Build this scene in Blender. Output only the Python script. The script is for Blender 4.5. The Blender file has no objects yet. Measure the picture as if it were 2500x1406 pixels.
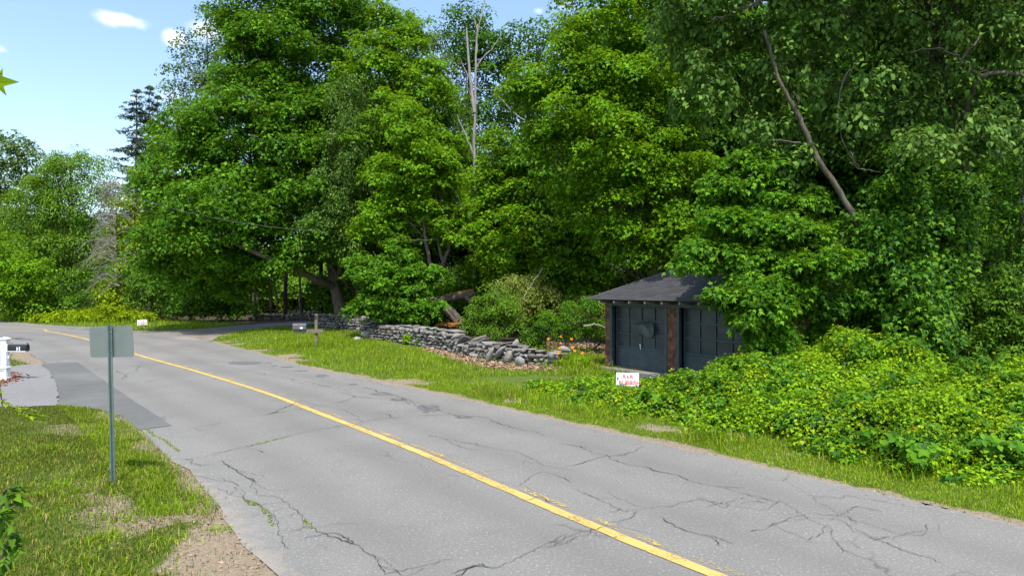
import bpy, math, random
import numpy as np
from mathutils import Vector

rng = np.random.default_rng(11)
random.seed(11)
R = math.radians
sc = bpy.context.scene
COL = sc.collection
F = 1667.0            # focal length in pixels of the 2500 px wide photograph (24 mm on full frame)
CX, CY, CAMZ = 1250.0, 703.0, 3.0


# ------------------------------------------------------------------ numpy helpers
def nrm(a):
    return a / np.maximum(np.linalg.norm(a, axis=-1, keepdims=True), 1e-9)


def hash2(ix, iy, s):
    h = (ix.astype(np.int64) * 374761393 + iy.astype(np.int64) * 668265263 + s * 974711) & 0x7fffffff
    h = ((h ^ (h >> 13)) * 1274126177) & 0x7fffffff
    return ((h ^ (h >> 16)) & 0xffff) / 65535.0


def vnoise(x, y, sc_=1.0, s=1):
    x = np.asarray(x, float) * sc_; y = np.asarray(y, float) * sc_
    ix = np.floor(x); iy = np.floor(y)
    fx = x - ix; fy = y - iy
    fx = fx * fx * (3 - 2 * fx); fy = fy * fy * (3 - 2 * fy)
    a = hash2(ix, iy, s); b = hash2(ix + 1, iy, s); c = hash2(ix, iy + 1, s); d = hash2(ix + 1, iy + 1, s)
    return (a * (1 - fx) + b * fx) * (1 - fy) + (c * (1 - fx) + d * fx) * fy


def fnoise(x, y, sc_=1.0, s=1):
    return (vnoise(x, y, sc_, s) + .5 * vnoise(x, y, sc_ * 2.1, s + 7) + .25 * vnoise(x, y, sc_ * 4.3, s + 13)) / 1.75


def sstep(a, b, x):
    t = np.clip((np.asarray(x, float) - a) / (b - a), 0, 1)
    return t * t * (3 - 2 * t)


def poly_dist(pts, x, y):
    """distance to a polyline and the side (+ = right of travel)"""
    x = np.asarray(x, float); y = np.asarray(y, float)
    best = np.full(x.shape, 1e9); side = np.zeros(x.shape)
    for (ax, ay), (bx, by) in zip(pts[:-1], pts[1:]):
        dx, dy = bx - ax, by - ay
        t = np.clip(((x - ax) * dx + (y - ay) * dy) / (dx * dx + dy * dy), 0, 1)
        d = np.hypot(x - ax - t * dx, y - ay - t * dy)
        c = (x - ax) * dy - (y - ay) * dx
        m = d < best
        best = np.where(m, d, best); side = np.where(m, np.sign(c), side)
    return best, side


def in_poly(pts, x, y):
    x = np.asarray(x, float); y = np.asarray(y, float)
    r = np.zeros(x.shape, bool)
    n = len(pts)
    for i in range(n):
        x1, y1 = pts[i]; x2, y2 = pts[(i + 1) % n]
        if y1 == y2:
            continue
        c = ((y1 > y) != (y2 > y)) & (x < (x2 - x1) * (y - y1) / (y2 - y1) + x1)
        r ^= c
    return r


def smooth(pts, n=6):
    """Catmull-Rom through the points"""
    p = [np.array(q, float) for q in pts]
    p = [2 * p[0] - p[1]] + p + [2 * p[-1] - p[-2]]
    out = []
    for i in range(1, len(p) - 2):
        for k in range(n):
            t = k / n
            out.append(.5 * (2 * p[i] + (p[i + 1] - p[i - 1]) * t + (2 * p[i - 1] - 5 * p[i] + 4 * p[i + 1] - p[i + 2]) * t * t
                             + (3 * p[i] - p[i - 1] - 3 * p[i + 1] + p[i + 2]) * t ** 3))
    out.append(p[-2])
    return out


def flat(px, py):
    Y = CAMZ * F / (py - CY)
    return ((px - CX) / F * Y, Y)


# ------------------------------------------------------------------ the road in plan (metres)
RE_PX = [(2500, 1287), (2282, 1238), (2061, 1185), (1841, 1134), (1620, 1083), (1420, 1040), (1290, 1011), (1162, 981),
         (1034, 953), (874, 921), (730, 891), (650, 868), (576, 850), (515, 834), (440, 820), (330, 808), (215, 799), (100, 793), (0, 786)]
LE_PX = [(665, 1406), (600, 1325), (550, 1253), (487, 1177), (405, 1110), (344, 1055), (300, 1019), (250, 985), (189, 945), (130, 905),
         (100, 880), (65, 857), (30, 842), (0, 827)]
CL_PX = [(1750, 1406), (1450, 1285), (1000, 1095), (800, 1017), (650, 960), (480, 907), (330, 865), (210, 828), (120, 810), (40, 801)]
RE = [flat(*p) for p in RE_PX]; LE = [flat(*p) for p in LE_PX]; CL = [flat(*p) for p in CL_PX]
ext = lambda p, q, L: (p[0] + (p[0] - q[0]) * L / math.dist(p, q), p[1] + (p[1] - q[1]) * L / math.dist(p, q))
RE = [ext(RE[0], RE[2], L_) for L_ in (26, 18, 11, 6, 3)] + RE + [(-62, 66), (-80, 70), (-110, 72)]
LE = [ext(LE[0], LE[2], L_) for L_ in (26, 18, 11, 6, 3, 1.2)] + LE + [(-42, 47), (-60, 54), (-85, 58), (-110, 60)]
CL = [ext(CL[0], CL[1], L_) for L_ in (26, 18, 11, 6, 3)] + CL + [(-60, 59), (-85, 64), (-110, 66)]
RE = [tuple(p) for p in smooth(RE, 5)]; LE = [tuple(p) for p in smooth(LE, 5)]; CL = [tuple(p) for p in smooth(CL, 5)]


def hgt(x, y):
    """height of the ground sheet: the road is flat, the right-hand verge rises a little"""
    x = np.asarray(x, float); y = np.asarray(y, float)
    d, s = poly_dist(RE, x, y)
    sd = d * s
    dl, sl = poly_dist(LE, x, y)
    lw = -dl * sl
    h = np.where(sd > 0, .2 * sstep(.4, 4.5, sd), 0.) + np.where(sd > 3, .05 * (fnoise(x, y, .5, 5) - .5), 0)
    h = h - .13 * np.exp(-(((x - 4.6) / 2.6) ** 2 + ((y - 21.6) / 2.6) ** 2)) * (sd > .3)
    h = np.where((sd < 0) & (lw < 0), -.03, h)
    h = h + np.where(lw > .3, .06 * (fnoise(x, y, .7, 9) - .45) * sstep(.3, 1.5, lw), 0)
    return h


def G(px, py):
    z = 0.0
    for _ in range(14):
        Y = (CAMZ - z) * F / (py - CY)
        x = (px - CX) / F * Y
        z = .5 * z + .5 * float(hgt(np.array([x]), np.array([Y]))[0])
    return np.array([x, Y, z])


def P(px, py, Y):
    return np.array([(px - CX) / F * Y, Y, CAMZ - (py - CY) / F * Y])


# ------------------------------------------------------------------ scene helpers
LOC = {}


def tag(o, label=None, cat=None, group=None, kind=None):
    if label: o['label'] = label
    if cat: o['category'] = cat
    if group: o['group'] = group
    if kind: o['kind'] = kind
    return o


def thing(name, label, cat, loc, group=None, rotz=0.0):
    o = bpy.data.objects.new(name, None)
    COL.objects.link(o)
    o.location = [float(v) for v in loc]
    o.rotation_euler = (0, 0, rotz)
    o.empty_display_size = .2
    LOC[o.name] = np.array(loc, float)
    return tag(o, label, cat, group)


def link(name, me, mat, parent=None):
    o = bpy.data.objects.new(name, me)
    if mat is not None and len(me.materials) == 0:
        me.materials.append(mat)
    COL.objects.link(o)
    if parent is not None:
        o.parent = parent
    return o


def np_mesh(name, V, Fa, smooth_=False):
    V = np.ascontiguousarray(V, np.float32)
    me = bpy.data.meshes.new(name)
    me.vertices.add(len(V)); me.vertices.foreach_set('co', V.ravel())
    if not isinstance(Fa, (list, tuple)):
        Fa = [Fa]
    elif np.ndim(Fa[0]) == 1:
        Fa = [np.array(Fa)]
    Fa = [np.asarray(f, np.int32) for f in Fa if len(f)]
    li = np.concatenate([f.ravel() for f in Fa])
    tot = np.concatenate([np.full(len(f), f.shape[1], np.int32) for f in Fa])
    st = np.concatenate([[0], np.cumsum(tot)[:-1]]).astype(np.int32)
    me.loops.add(len(li)); me.loops.foreach_set('vertex_index', li)
    me.polygons.add(len(tot)); me.polygons.foreach_set('loop_start', st); me.polygons.foreach_set('loop_total', tot)
    if smooth_:
        me.polygons.foreach_set('use_smooth', np.ones(len(tot), bool))
    me.update(calc_edges=True)
    return me


def part(name, V, Fa, mat, parent=None, smooth_=False, local=False):
    V = np.asarray(V, float)
    if parent is not None and not local:
        q = parent; off = np.zeros(3)
        while q is not None:
            off += LOC.get(q.name, 0); q = q.parent
        V = V - off
    return link(name, np_mesh(name, V, Fa, smooth_), mat, parent)


class Geo:
    def __init__(s):
        s.v = []; s.f = []

    def add(s, V, Fs):
        b = len(s.v)
        s.v += [tuple(map(float, p)) for p in V]
        s.f += [tuple(int(i) + b for i in f) for f in Fs]
        return s

    def box(s, c, d, rz=0.0, M=None):
        x, y, z = [v / 2 for v in d]
        P_ = np.array([(-x, -y, -z), (x, -y, -z), (x, y, -z), (-x, y, -z), (-x, -y, z), (x, -y, z), (x, y, z), (-x, y, z)])
        if rz:
            k, q = math.cos(rz), math.sin(rz)
            P_ = P_ @ np.array([(k, q, 0), (-q, k, 0), (0, 0, 1)])
        if M is not None:
            P_ = P_ @ M.T
        return s.add(P_ + np.array(c), [(0, 3, 2, 1), (4, 5, 6, 7), (0, 1, 5, 4), (1, 2, 6, 5), (2, 3, 7, 6), (3, 0, 4, 7)])

    def tube(s, pts, rad, n=7, caps=True):
        V, Q = tube(pts, rad, n)
        s.add(V, Q)
        if caps:
            b = len(s.v) - len(V)
            s.f.append(tuple(b + i for i in range(n))[::-1]); s.f.append(tuple(b + len(V) - n + i for i in range(n)))
        return s

    def make(s, name, mat, parent=None, bevel=0.0, smooth_=False, local=False):
        V = np.array(s.v)
        if parent is not None and not local:
            q = parent
            while q is not None:
                V = V - LOC.get(q.name, np.zeros(3)); q = q.parent
        me = bpy.data.meshes.new(name)
        me.from_pydata([tuple(v) for v in V], [], s.f)
        if smooth_:
            me.polygons.foreach_set('use_smooth', [True] * len(me.polygons))
        me.update()
        o = link(name, me, mat, parent)
        if bevel:
            m = o.modifiers.new('bevel', 'BEVEL'); m.width = bevel; m.segments = 2; m.limit_method = 'ANGLE'
        return o


def tube(pts, rad, n=7):
    p = np.array(pts, float); m = len(p)
    rad = np.broadcast_to(np.asarray(rad, float), (m,)) if np.ndim(rad) else np.full(m, float(rad))
    t = np.gradient(p, axis=0); t = nrm(t)
    up = np.array([0, 0, 1.]) if abs(t[0, 2]) < .9 else np.array([1., 0, 0])
    V = np.zeros((m, n, 3))
    a = np.cross(t[0], up); a /= np.linalg.norm(a)
    for i in range(m):
        a = a - t[i] * np.dot(a, t[i]); a /= max(np.linalg.norm(a), 1e-9)
        b = np.cross(t[i], a)
        th = np.arange(n) * 2 * math.pi / n
        V[i] = p[i] + rad[i] * (np.cos(th)[:, None] * a + np.sin(th)[:, None] * b)
    Q = []
    for i in range(m - 1):
        for j in range(n):
            k = (j + 1) % n
            Q.append((i * n + j, i * n + k, (i + 1) * n + k, (i + 1) * n + j))
    return V.reshape(-1, 3), np.array(Q)


class Tubes:
    """many limbs gathered into one mesh"""
    def __init__(s): s.V = []; s.Q = []; s.n = 0

    def add(s, pts, rad, n=7):
        V, Q = tube(pts, rad, n)
        s.V.append(V); s.Q.append(Q + s.n); s.n += len(V)
        return s

    def make(s, name, mat, parent=None, local=False):
        return part(name, np.concatenate(s.V), np.concatenate(s.Q), mat, parent, True, local)


def wob(pts, amp, n=5):
    """a smooth, slightly crooked line through the points"""
    q = np.array(smooth([np.array(p, float) for p in pts], n))
    k = rng.normal(0, amp, q.shape); k[0] = 0; k[-1] = 0
    return q + k


# ------------------------------------------------------------------ foliage
T_KITE = (np.array([(0, 0, 0), (-.38, .42, .10), (0, 1, -.12), (.38, .42, .10)]), [(0, 3, 2), (0, 2, 1)])
T_LANCE = (np.array([(0, 0, 0), (-.2, .4, .06), (0, 1, -.16), (.2, .4, .06)]), [(0, 3, 2), (0, 2, 1)])
T_OVAL = (np.array([(0, 0, 0), (-.29, .3, .07), (-.24, .66, .03), (0, 1, -.14), (.24, .66, .03), (.29, .3, .07), (0, .5, 0)]),
          [(0, 5, 6), (5, 4, 6), (4, 3, 6), (3, 2, 6), (2, 1, 6), (1, 0, 6)])
T_MAPLE = (np.array([(0, 0, 0), (-.52, .34, -.08), (-.2, .5, .05), (0, 1, -.12), (.2, .5, .05), (.52, .34, -.08)]),
           [(0, 2, 1), (0, 3, 2), (0, 4, 3), (0, 5, 4)])
T_MAPLE5 = (np.array([(0, 0, 0), (-.36, .02, -.06), (-.22, .2, .03), (-.55, .48, -.08), (-.2, .48, .05), (0, 1, -.12), (.2, .48, .05), (.55, .48, -.08),
                      (.22, .2, .03), (.36, .02, -.06)]),
            [(0, 2, 1), (0, 4, 2), (2, 4, 3), (0, 5, 4), (0, 6, 5), (0, 8, 6), (8, 7, 6), (0, 9, 8)])


def leaves(p, n, d, s, tmpl):
    """verts and faces of leaf shapes at p, facing n, pointing along d, of length s"""
    tv, tf = tmpl
    z = nrm(n); y = nrm(d - z * (d * z).sum(-1, keepdims=True)); x = np.cross(y, z)
    s = np.broadcast_to(s, (len(p),))[:, None, None]
    V = p[:, None, :] + s * (tv[None, :, 0, None] * x[:, None] + tv[None, :, 1, None] * y[:, None] + tv[None, :, 2, None] * z[:, None])
    Fa = (np.arange(len(p)) * len(tv))[:, None, None] + np.array(tf)[None]
    return V.reshape(-1, 3), Fa.reshape(-1, 3)


def rdir(n):
    return nrm(rng.normal(size=(n, 3)))


def foliage(cl, rc, ns=12, nl=14, size=.2, tmpl=T_MAPLE, hang=0.0, spread=.5, flatten=.75, up=.7, low=-.2, thin=1.0):
    """clumps -> sprays -> leaves. cl (N,3) clump centres, rc (N,) clump radii"""
    N = len(cl)
    rc = np.broadcast_to(rc, (N,))
    dv = rdir(N * ns * 3); dv = dv[dv[:, 2] > low]
    dv = dv[rng.permutation(len(dv))[:N * ns]]
    if len(dv) < N * ns:
        dv = np.concatenate([dv, dv])[:N * ns]
    cen = np.repeat(cl, ns, 0); r = np.repeat(rc, ns)
    if thin < 1:
        k = rng.random(len(cen)) < thin
        cen, r, dv = cen[k], r[k], dv[k]
    rad = rng.uniform(.55, 1.05, len(cen)) * r
    off = dv * rad[:, None]; off[:, 2] *= flatten
    sp = cen + off
    sn = nrm(dv * .55 + np.array([0, 0, up]) + rng.normal(0, .25, dv.shape))
    R_ = spread * r * rng.uniform(.7, 1.25, len(r))
    M = len(sp)
    t1 = nrm(np.cross(sn, rdir(M))); t2 = np.cross(sn, t1)
    rho = np.sqrt(rng.random((M, nl))); th = rng.random((M, nl)) * 2 * math.pi
    ou = np.cos(th)[..., None] * t1[:, None] + np.sin(th)[..., None] * t2[:, None]
    p = sp[:, None] + ou * (rho * R_[:, None])[..., None] - sn[:, None] * ((rho ** 2) * R_[:, None] * .4)[..., None]
    if hang:
        dropv = rng.random((M, nl)) ** 1.3 * hang * r[:, None]
        p[..., 2] -= dropv
    p = p + rng.normal(0, .05, p.shape) * r[:, None, None]
    n = nrm(sn[:, None] + ou * (.55 * rho)[..., None] + rng.normal(0, .35, p.shape))
    d = ou + np.array([0, 0, -.45 - hang]) + rng.normal(0, .3, p.shape)
    s = size * rng.uniform(.65, 1.25, (M, nl))
    return leaves(p.reshape(-1, 3), n.reshape(-1, 3), d.reshape(-1, 3), s.reshape(-1), tmpl)


def lobe_clumps(lobes, Y, rc, dens=1.6, back=.5, depth=.85, inner=.08):
    """clump centres over the skin of a set of lobes; a lobe is (px, py, rx, ry[, dY]) seen at distance Y"""
    C, Rr = [], []
    for L in lobes:
        dy = L[4] if len(L) > 4 else 0
        C.append(P(L[0], L[1], Y + dy)); k = (Y + dy) / F
        Rr.append((L[2] * k, .5 * (L[2] + min(L[3], L[2] * 1.3)) * k * depth, L[3] * k))
    C = np.array(C); Rr = np.array(Rr)
    out = []
    for i in range(len(C)):
        a, b, c = Rr[i]
        area = 4 * math.pi * (((a * b) ** 1.6 + (a * c) ** 1.6 + (b * c) ** 1.6) / 3) ** (1 / 1.6)
        n = max(3, int(area / (rc * rc * dens)))
        d = rdir(n)
        d = d[(d[:, 1] < .35) | (rng.random(n) < back)]
        q = C[i] + d * Rr[i] * rng.choice([.62, .9, 1.0], (len(d), 1), p=[.22, .28, .50]) * rng.uniform(.95, 1.06, (len(d), 1))
        ni = max(1, int(n * inner))
        q = np.concatenate([q, C[i] + rdir(ni) * Rr[i] * rng.uniform(.2, .6, (ni, 1))])
        keep = np.ones(len(q), bool)
        for j in range(len(C)):
            if j != i:
                keep &= (((q - C[j]) / Rr[j]) ** 2).sum(1) > .55
        out.append(q[keep])
    q = np.concatenate(out)
    return q, rc * rng.uniform(.75, 1.3, len(q))


def limbs(tb, trunk, cl, n, r0=.09, z_lo=.25, z_hi=.95, sides=5, sag=.1):
    """limbs from a trunk polyline out to a sample of clumps"""
    trunk = np.array(trunk)
    idx = rng.permutation(len(cl))[:n]
    for i in idx:
        e = cl[i]
        k = int(np.clip((e[2] - trunk[0, 2]) / max(trunk[-1, 2] - trunk[0, 2], .1) * .75, z_lo, z_hi) * (len(trunk) - 1))
        s = trunk[k]
        m = .5 * (s + e) + np.array([0, 0, -sag * np.linalg.norm(e - s)]) + rng.normal(0, .08, 3) * np.linalg.norm(e - s)
        tb.add(wob([s, m, e], .03 * np.linalg.norm(e - s) * .4, 4), np.linspace(r0, r0 * .2, 9), sides)
# ------------------------------------------------------------------ materials
def mat(name):
    m = bpy.data.materials.new(name); m.use_nodes = True
    nt = m.node_tree
    b = nt.nodes['Principled BSDF']
    return m, nt, b


def N(nt, t, **kw):
    n = nt.nodes.new(t)
    for k, v in kw.items():
        if k in n.inputs: n.inputs[k].default_value = v
        else: setattr(n, k, v)
    return n


def ramp(nt, fac, stops, interp='LINEAR'):
    r = nt.nodes.new('ShaderNodeValToRGB')
    r.color_ramp.interpolation = interp
    el = r.color_ramp.elements
    while len(el) < len(stops): el.new(.5)
    for e, (p, c) in zip(el, stops):
        e.position = p; e.color = tuple(c) + ((1,) if len(c) == 3 else ())
    if fac is not None: nt.links.new(fac, r.inputs[0])
    return r.outputs[0]


def mixc(nt, fac, a, b, mode='MIX'):
    m = nt.nodes.new('ShaderNodeMix'); m.data_type = 'RGBA'; m.blend_type = mode
    for sock, v in ((0, fac), (6, a), (7, b)):
        if isinstance(v, bpy.types.NodeSocket): nt.links.new(v, m.inputs[sock])
        elif sock == 0: m.inputs[0].default_value = v
        else: m.inputs[sock].default_value = tuple(v) + (1,)
    return m.outputs[2]


def noise(nt, scale, detail=4, rough=.55, vec=None, dist=0.0):
    n = N(nt, 'ShaderNodeTexNoise'); n.inputs['Scale'].default_value = scale; n.inputs['Detail'].default_value = detail
    n.inputs['Roughness'].default_value = rough; n.inputs['Distortion'].default_value = dist
    if vec is None:
        vec = nt.nodes.new('ShaderNodeNewGeometry').outputs['Position']
    nt.links.new(vec, n.inputs['Vector'])
    return n.outputs['Fac']


def objvec(nt, scale=(1, 1, 1), rot=(0, 0, 0)):
    t = nt.nodes.new('ShaderNodeTexCoord'); m = nt.nodes.new('ShaderNodeMapping')
    m.inputs['Scale'].default_value = scale; m.inputs['Rotation'].default_value = rot
    nt.links.new(t.outputs['Object'], m.inputs[0])
    return m.outputs[0]


def bump(nt, b, h, strength=.5, dist=.02):
    n = nt.nodes.new('ShaderNodeBump'); n.inputs['Strength'].default_value = strength; n.inputs['Distance'].default_value = dist
    nt.links.new(h, n.inputs['Height']); nt.links.new(n.outputs[0], b.inputs['Normal'])


def math_(nt, op, a, b=None):
    n = nt.nodes.new('ShaderNodeMath'); n.operation = op
    for i, v in enumerate((a, b)):
        if v is None: continue
        if isinstance(v, bpy.types.NodeSocket): nt.links.new(v, n.inputs[i])
        else: n.inputs[i].default_value = v
    return n.outputs[0]


def leaf_mat(name, dark, mid, light, trans=.32, tcol=None, gloss=.45, vary=.5, accent=None):
    """leaf colours differ leaf by leaf and in broad patches through the crown"""
    m, nt, b = mat(name)
    if name not in ('dead_leaf', 'red_mulch', 'orange_petal', 'withering_leaf', 'spruce_needle'):
        k = (1.02, 1.12, .48) if name not in ('grey_green_leaf', 'far_leaf') else (.98, 1.05, .8)
        dark, mid, light = tuple(a * .75 for a in dark), tuple(a * q for a, q in zip(mid, k)), tuple(a * q * 1.12 for a, q in zip(light, k))
    g = nt.nodes.new('ShaderNodeNewGeometry')
    base = ramp(nt, g.outputs['Random Per Island'], [(0, dark), (.45, mid), (1, light)])
    nz = noise(nt, .45, 2, .6)
    hs = nt.nodes.new('ShaderNodeHueSaturation')
    v = math_(nt, 'ADD', math_(nt, 'MULTIPLY', nz, vary * 2), 1 - vary)
    nt.links.new(v, hs.inputs['Value']); nt.links.new(base, hs.inputs['Color'])
    col = hs.outputs[0]
    if accent:
        col = mixc(nt, ramp(nt, g.outputs['Random Per Island'], [(accent[0], (0, 0, 0)), (accent[0] + .002, (1, 1, 1))]), col, accent[1])
    nt.links.new(col, b.inputs['Base Color'])
    b.inputs['Roughness'].default_value = gloss + .08
    b.inputs['Specular IOR Level'].default_value = .11
    tr = nt.nodes.new('ShaderNodeBsdfTranslucent')
    tc = mixc(nt, .75, col, tcol or tuple(1.2 * c for c in light))
    nt.links.new(tc, tr.inputs['Color'])
    mx = nt.nodes.new('ShaderNodeMixShader'); mx.inputs[0].default_value = trans
    nt.links.new(b.outputs[0], mx.inputs[1]); nt.links.new(tr.outputs[0], mx.inputs[2])
    nt.links.new(mx.outputs[0], nt.nodes['Material Output'].inputs[0])
    return m


def plain(name, col, rough=.6, metal=0.0, var=.12, nscale=6, bumpS=.1, c2=None):
    m, nt, b = mat(name)
    v = objvec(nt)
    n = noise(nt, nscale, 5, .6, v)
    lo = tuple(c * (1 - var) for c in col); hi = tuple(min(1, c * (1 + var)) for c in col) if c2 is None else c2
    c = ramp(nt, n, [(.3, lo), (.7, hi)])
    nt.links.new(c, b.inputs['Base Color'])
    b.inputs['Roughness'].default_value = rough; b.inputs['Metallic'].default_value = metal
    if bumpS: bump(nt, b, noise(nt, nscale * 8, 4, .6, v), bumpS, .01)
    return m


def bark(name, c1, c2, scale=9):
    m, nt, b = mat(name)
    v = objvec(nt, (1, 1, .18))
    n = noise(nt, scale, 7, .65, v, .4)
    c = ramp(nt, n, [(.32, c1), (.68, c2)])
    c = mixc(nt, math_(nt, 'MULTIPLY', noise(nt, 1.3, 3), .35), c, tuple(.5 * (a + d) for a, d in zip(c1, c2)))
    nt.links.new(c, b.inputs['Base Color']); b.inputs['Roughness'].default_value = .9
    b.inputs['Specular IOR Level'].default_value = .2
    bump(nt, b, n, .9, .05)
    return m


M = {}
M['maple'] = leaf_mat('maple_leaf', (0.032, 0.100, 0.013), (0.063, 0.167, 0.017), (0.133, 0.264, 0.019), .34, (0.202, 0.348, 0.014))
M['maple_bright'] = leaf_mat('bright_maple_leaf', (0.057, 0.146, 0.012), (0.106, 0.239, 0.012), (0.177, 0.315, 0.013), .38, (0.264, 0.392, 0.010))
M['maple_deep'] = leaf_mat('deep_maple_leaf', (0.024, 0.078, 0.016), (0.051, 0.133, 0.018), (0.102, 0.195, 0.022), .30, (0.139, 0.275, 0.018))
M['elm'] = leaf_mat('grey_green_leaf', (0.050, 0.110, 0.023), (0.087, 0.168, 0.033), (0.152, 0.241, 0.050), .26, (0.186, 0.304, 0.036), .42)
M['far'] = leaf_mat('far_leaf', (0.062, 0.109, 0.054), (0.101, 0.167, 0.066), (0.155, 0.225, 0.072), .25, (0.186, 0.275, 0.048))
M['locust'] = leaf_mat('locust_leaf', (0.066, 0.141, 0.025), (0.109, 0.221, 0.034), (0.182, 0.302, 0.046), .34, (0.248, 0.362, 0.024))
M['yellow'] = leaf_mat('yellow_green_leaf', (0.162, 0.254, 0.010), (0.218, 0.321, 0.012), (0.335, 0.391, 0.019), .38, (0.372, 0.435, 0.014))
M['vine'] = leaf_mat('vine_leaf', (0.106, 0.207, 0.013), (0.159, 0.292, 0.015), (0.285, 0.405, 0.024), .34, (0.295, 0.420, 0.014), .45, .45, (.9985, (0.542, 0.072, 0.018)))
M['creeper'] = leaf_mat('creeper_leaf', (0.028, 0.096, 0.022), (0.059, 0.160, 0.026), (0.145, 0.263, 0.026), .28, (0.155, 0.290, 0.024), .4)
M['shade'] = leaf_mat('understory_leaf', (0.031, 0.080, 0.014), (0.062, 0.138, 0.019), (0.116, 0.203, 0.024), .30, (0.155, 0.275, 0.024))
M['brown_leaf'] = leaf_mat('withering_leaf', (0.135, 0.176, 0.030), (0.189, 0.284, 0.042), (0.311, 0.378, 0.072), .3, (.25, .3, .05), .5, .3, (.93, (.30, .12, .035)))
M['grass'] = leaf_mat('grass_blade', (0.085, 0.160, 0.014), (0.155, 0.246, 0.017), (0.287, 0.348, 0.026), .34, (0.310, 0.406, 0.017), .5, .5, (.93, (0.465, 0.362, 0.120)))
M['lawn'] = leaf_mat('lawn_blade', (0.034, 0.065, 0.008), (0.069, 0.102, 0.010), (0.129, 0.147, 0.016), .30, (0.232, 0.290, 0.024), .5, .5, (.88, (0.434, 0.319, 0.108)))
M['tall'] = leaf_mat('tall_grass_blade', (0.078, 0.145, 0.024), (0.155, 0.217, 0.036), (0.465, 0.392, 0.132), .3, (0.310, 0.319, 0.072))
M['spruce'] = leaf_mat('spruce_needle', (0.037, 0.072, 0.048), (0.060, 0.104, 0.060), (0.102, 0.136, 0.075), .12)
M['litter'] = leaf_mat('dead_leaf', (.20, .12, .07), (.33, .22, .14), (.46, .34, .24), .15, (.4, .25, .1), .7, .25)
M['mulch'] = leaf_mat('red_mulch', (.13, .045, .025), (.24, .085, .05), (.36, .15, .09), .0, (.3, .1, .05), .85, .2)
M['petal'] = leaf_mat('orange_petal', (.75, .20, .01), (.85, .26, .015), (.9, .33, .03), .35, (.9, .3, .02), .5, .1)
M['bark'] = bark('grey_brown_bark', (.055, .044, .034), (.17, .145, .115))
M['bark_dark'] = bark('dark_bark', (.018, .015, .012), (.06, .05, .042))
M['bark_pale'] = bark('bleached_dead_wood', (.15, .135, .118), (.36, .335, .30), 6)
M['bark_grey'] = bark('grey_dead_twig', (.16, .145, .125), (.34, .31, .28), 6)
M['splinter'] = bark('torn_orange_wood', (.20, .075, .020), (.50, .26, .09), 14)
M['post_wood'] = bark('weathered_post', (.12, .098, .068), (.24, .205, .15), 12)
M['steel'] = plain('galvanised_sign_back', (.20, .228, .217), .42, .35, .10, 3, .03)
M['post_steel'] = plain('painted_green_grey_post', (.115, .175, .165), .5, .25, .2, 8, .05)
M['white_pvc'] = plain('white_vinyl', (.80, .81, .82), .35, 0, .03, 3, .0)
M['black_box'] = plain('black_enamel', (.020, .024, .029), .33, 0, .2, 4, .03)
M['grey_box'] = plain('grey_mailbox_paint', (.085, .105, .125), .45, 0, .15, 4, .05)
M['sticker_white'] = plain('sticker_white', (.78, .79, .8), .5, 0, .03, 4, 0)
M['sticker_blue'] = plain('sticker_blue', (.10, .28, .55), .5, 0, .05, 4, 0)
M['flag_red'] = plain('flag_red', (.70, .13, .07), .5, 0, .1, 6, 0)
M['ink'] = plain('black_ink', (.02, .02, .022), .6, 0, .1, 4, 0)
M['red_ink'] = plain('red_ink', (.62, .045, .05), .6, 0, .05, 4, 0)
M['sign_white'] = plain('yard_sign_plastic', (.80, .82, .84), .45, 0, .03, 3, 0)
M['wire'] = plain('cable_sheath', (.07, .075, .08), .5, 0, .1, 4, 0)
M['door'] = plain('navy_door_paint', (.011, .017, .022), .40, 0, .35, 2.2, .25, (.032, .044, .052))
M['trim'] = plain('navy_trim_paint', (.032, .047, .056), .5, 0, .3, 3, .2)
M['flap'] = plain('torn_grey_sheet', (.045, .062, .062), .5, 0, .2, 3, .2)
M['rafter'] = plain('weathered_rafter', (.22, .21, .20), .8, 0, .25, 8, .2)
M['rotten'] = plain('rotten_wood', (.12, .075, .045), .9, 0, .4, 14, .5)
M['concrete'] = plain('old_concrete', (.19, .18, .155), .9, 0, .2, 9, .4)
M['house_wall'] = plain('pale_siding', (.72, .74, .78), .6, 0, .05, 2, 0)
M['dark_glass'] = plain('dark_pane', (.03, .05, .08), .1, 0, .1, 2, 0)


def stone_mat(name, a, b_, c):
    m, nt, b = mat(name)
    g = nt.nodes.new('ShaderNodeNewGeometry')
    base = ramp(nt, g.outputs['Random Per Island'], [(0, a), (.5, b_), (.92, c), (1, (.33, .27, .20))])
    n = noise(nt, 9, 6, .65)
    col = mixc(nt, ramp(nt, n, [(.35, (0, 0, 0)), (.7, (.55, .55, .55))]), base, (.20, .19, .17))
    l = noise(nt, 34, 3, .6)
    col = mixc(nt, ramp(nt, l, [(.62, (0, 0, 0)), (.72, (.5, .5, .5))]), col, (.30, .30, .28))
    nt.links.new(col, b.inputs['Base Color']); b.inputs['Roughness'].default_value = .9
    bump(nt, b, n, .8, .03)
    return m


M['stone'] = stone_mat('field_stone', (.075, .070, .062), (.150, .142, .128), (.25, .237, .215))
M['stone_tan'] = stone_mat('tan_boulder', (.15, .12, .08), (.20, .165, .12), (.24, .21, .17))
M['stone_pale'] = stone_mat('pale_boulder', (.18, .175, .165), (.23, .225, .21), (.27, .265, .25))


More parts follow.
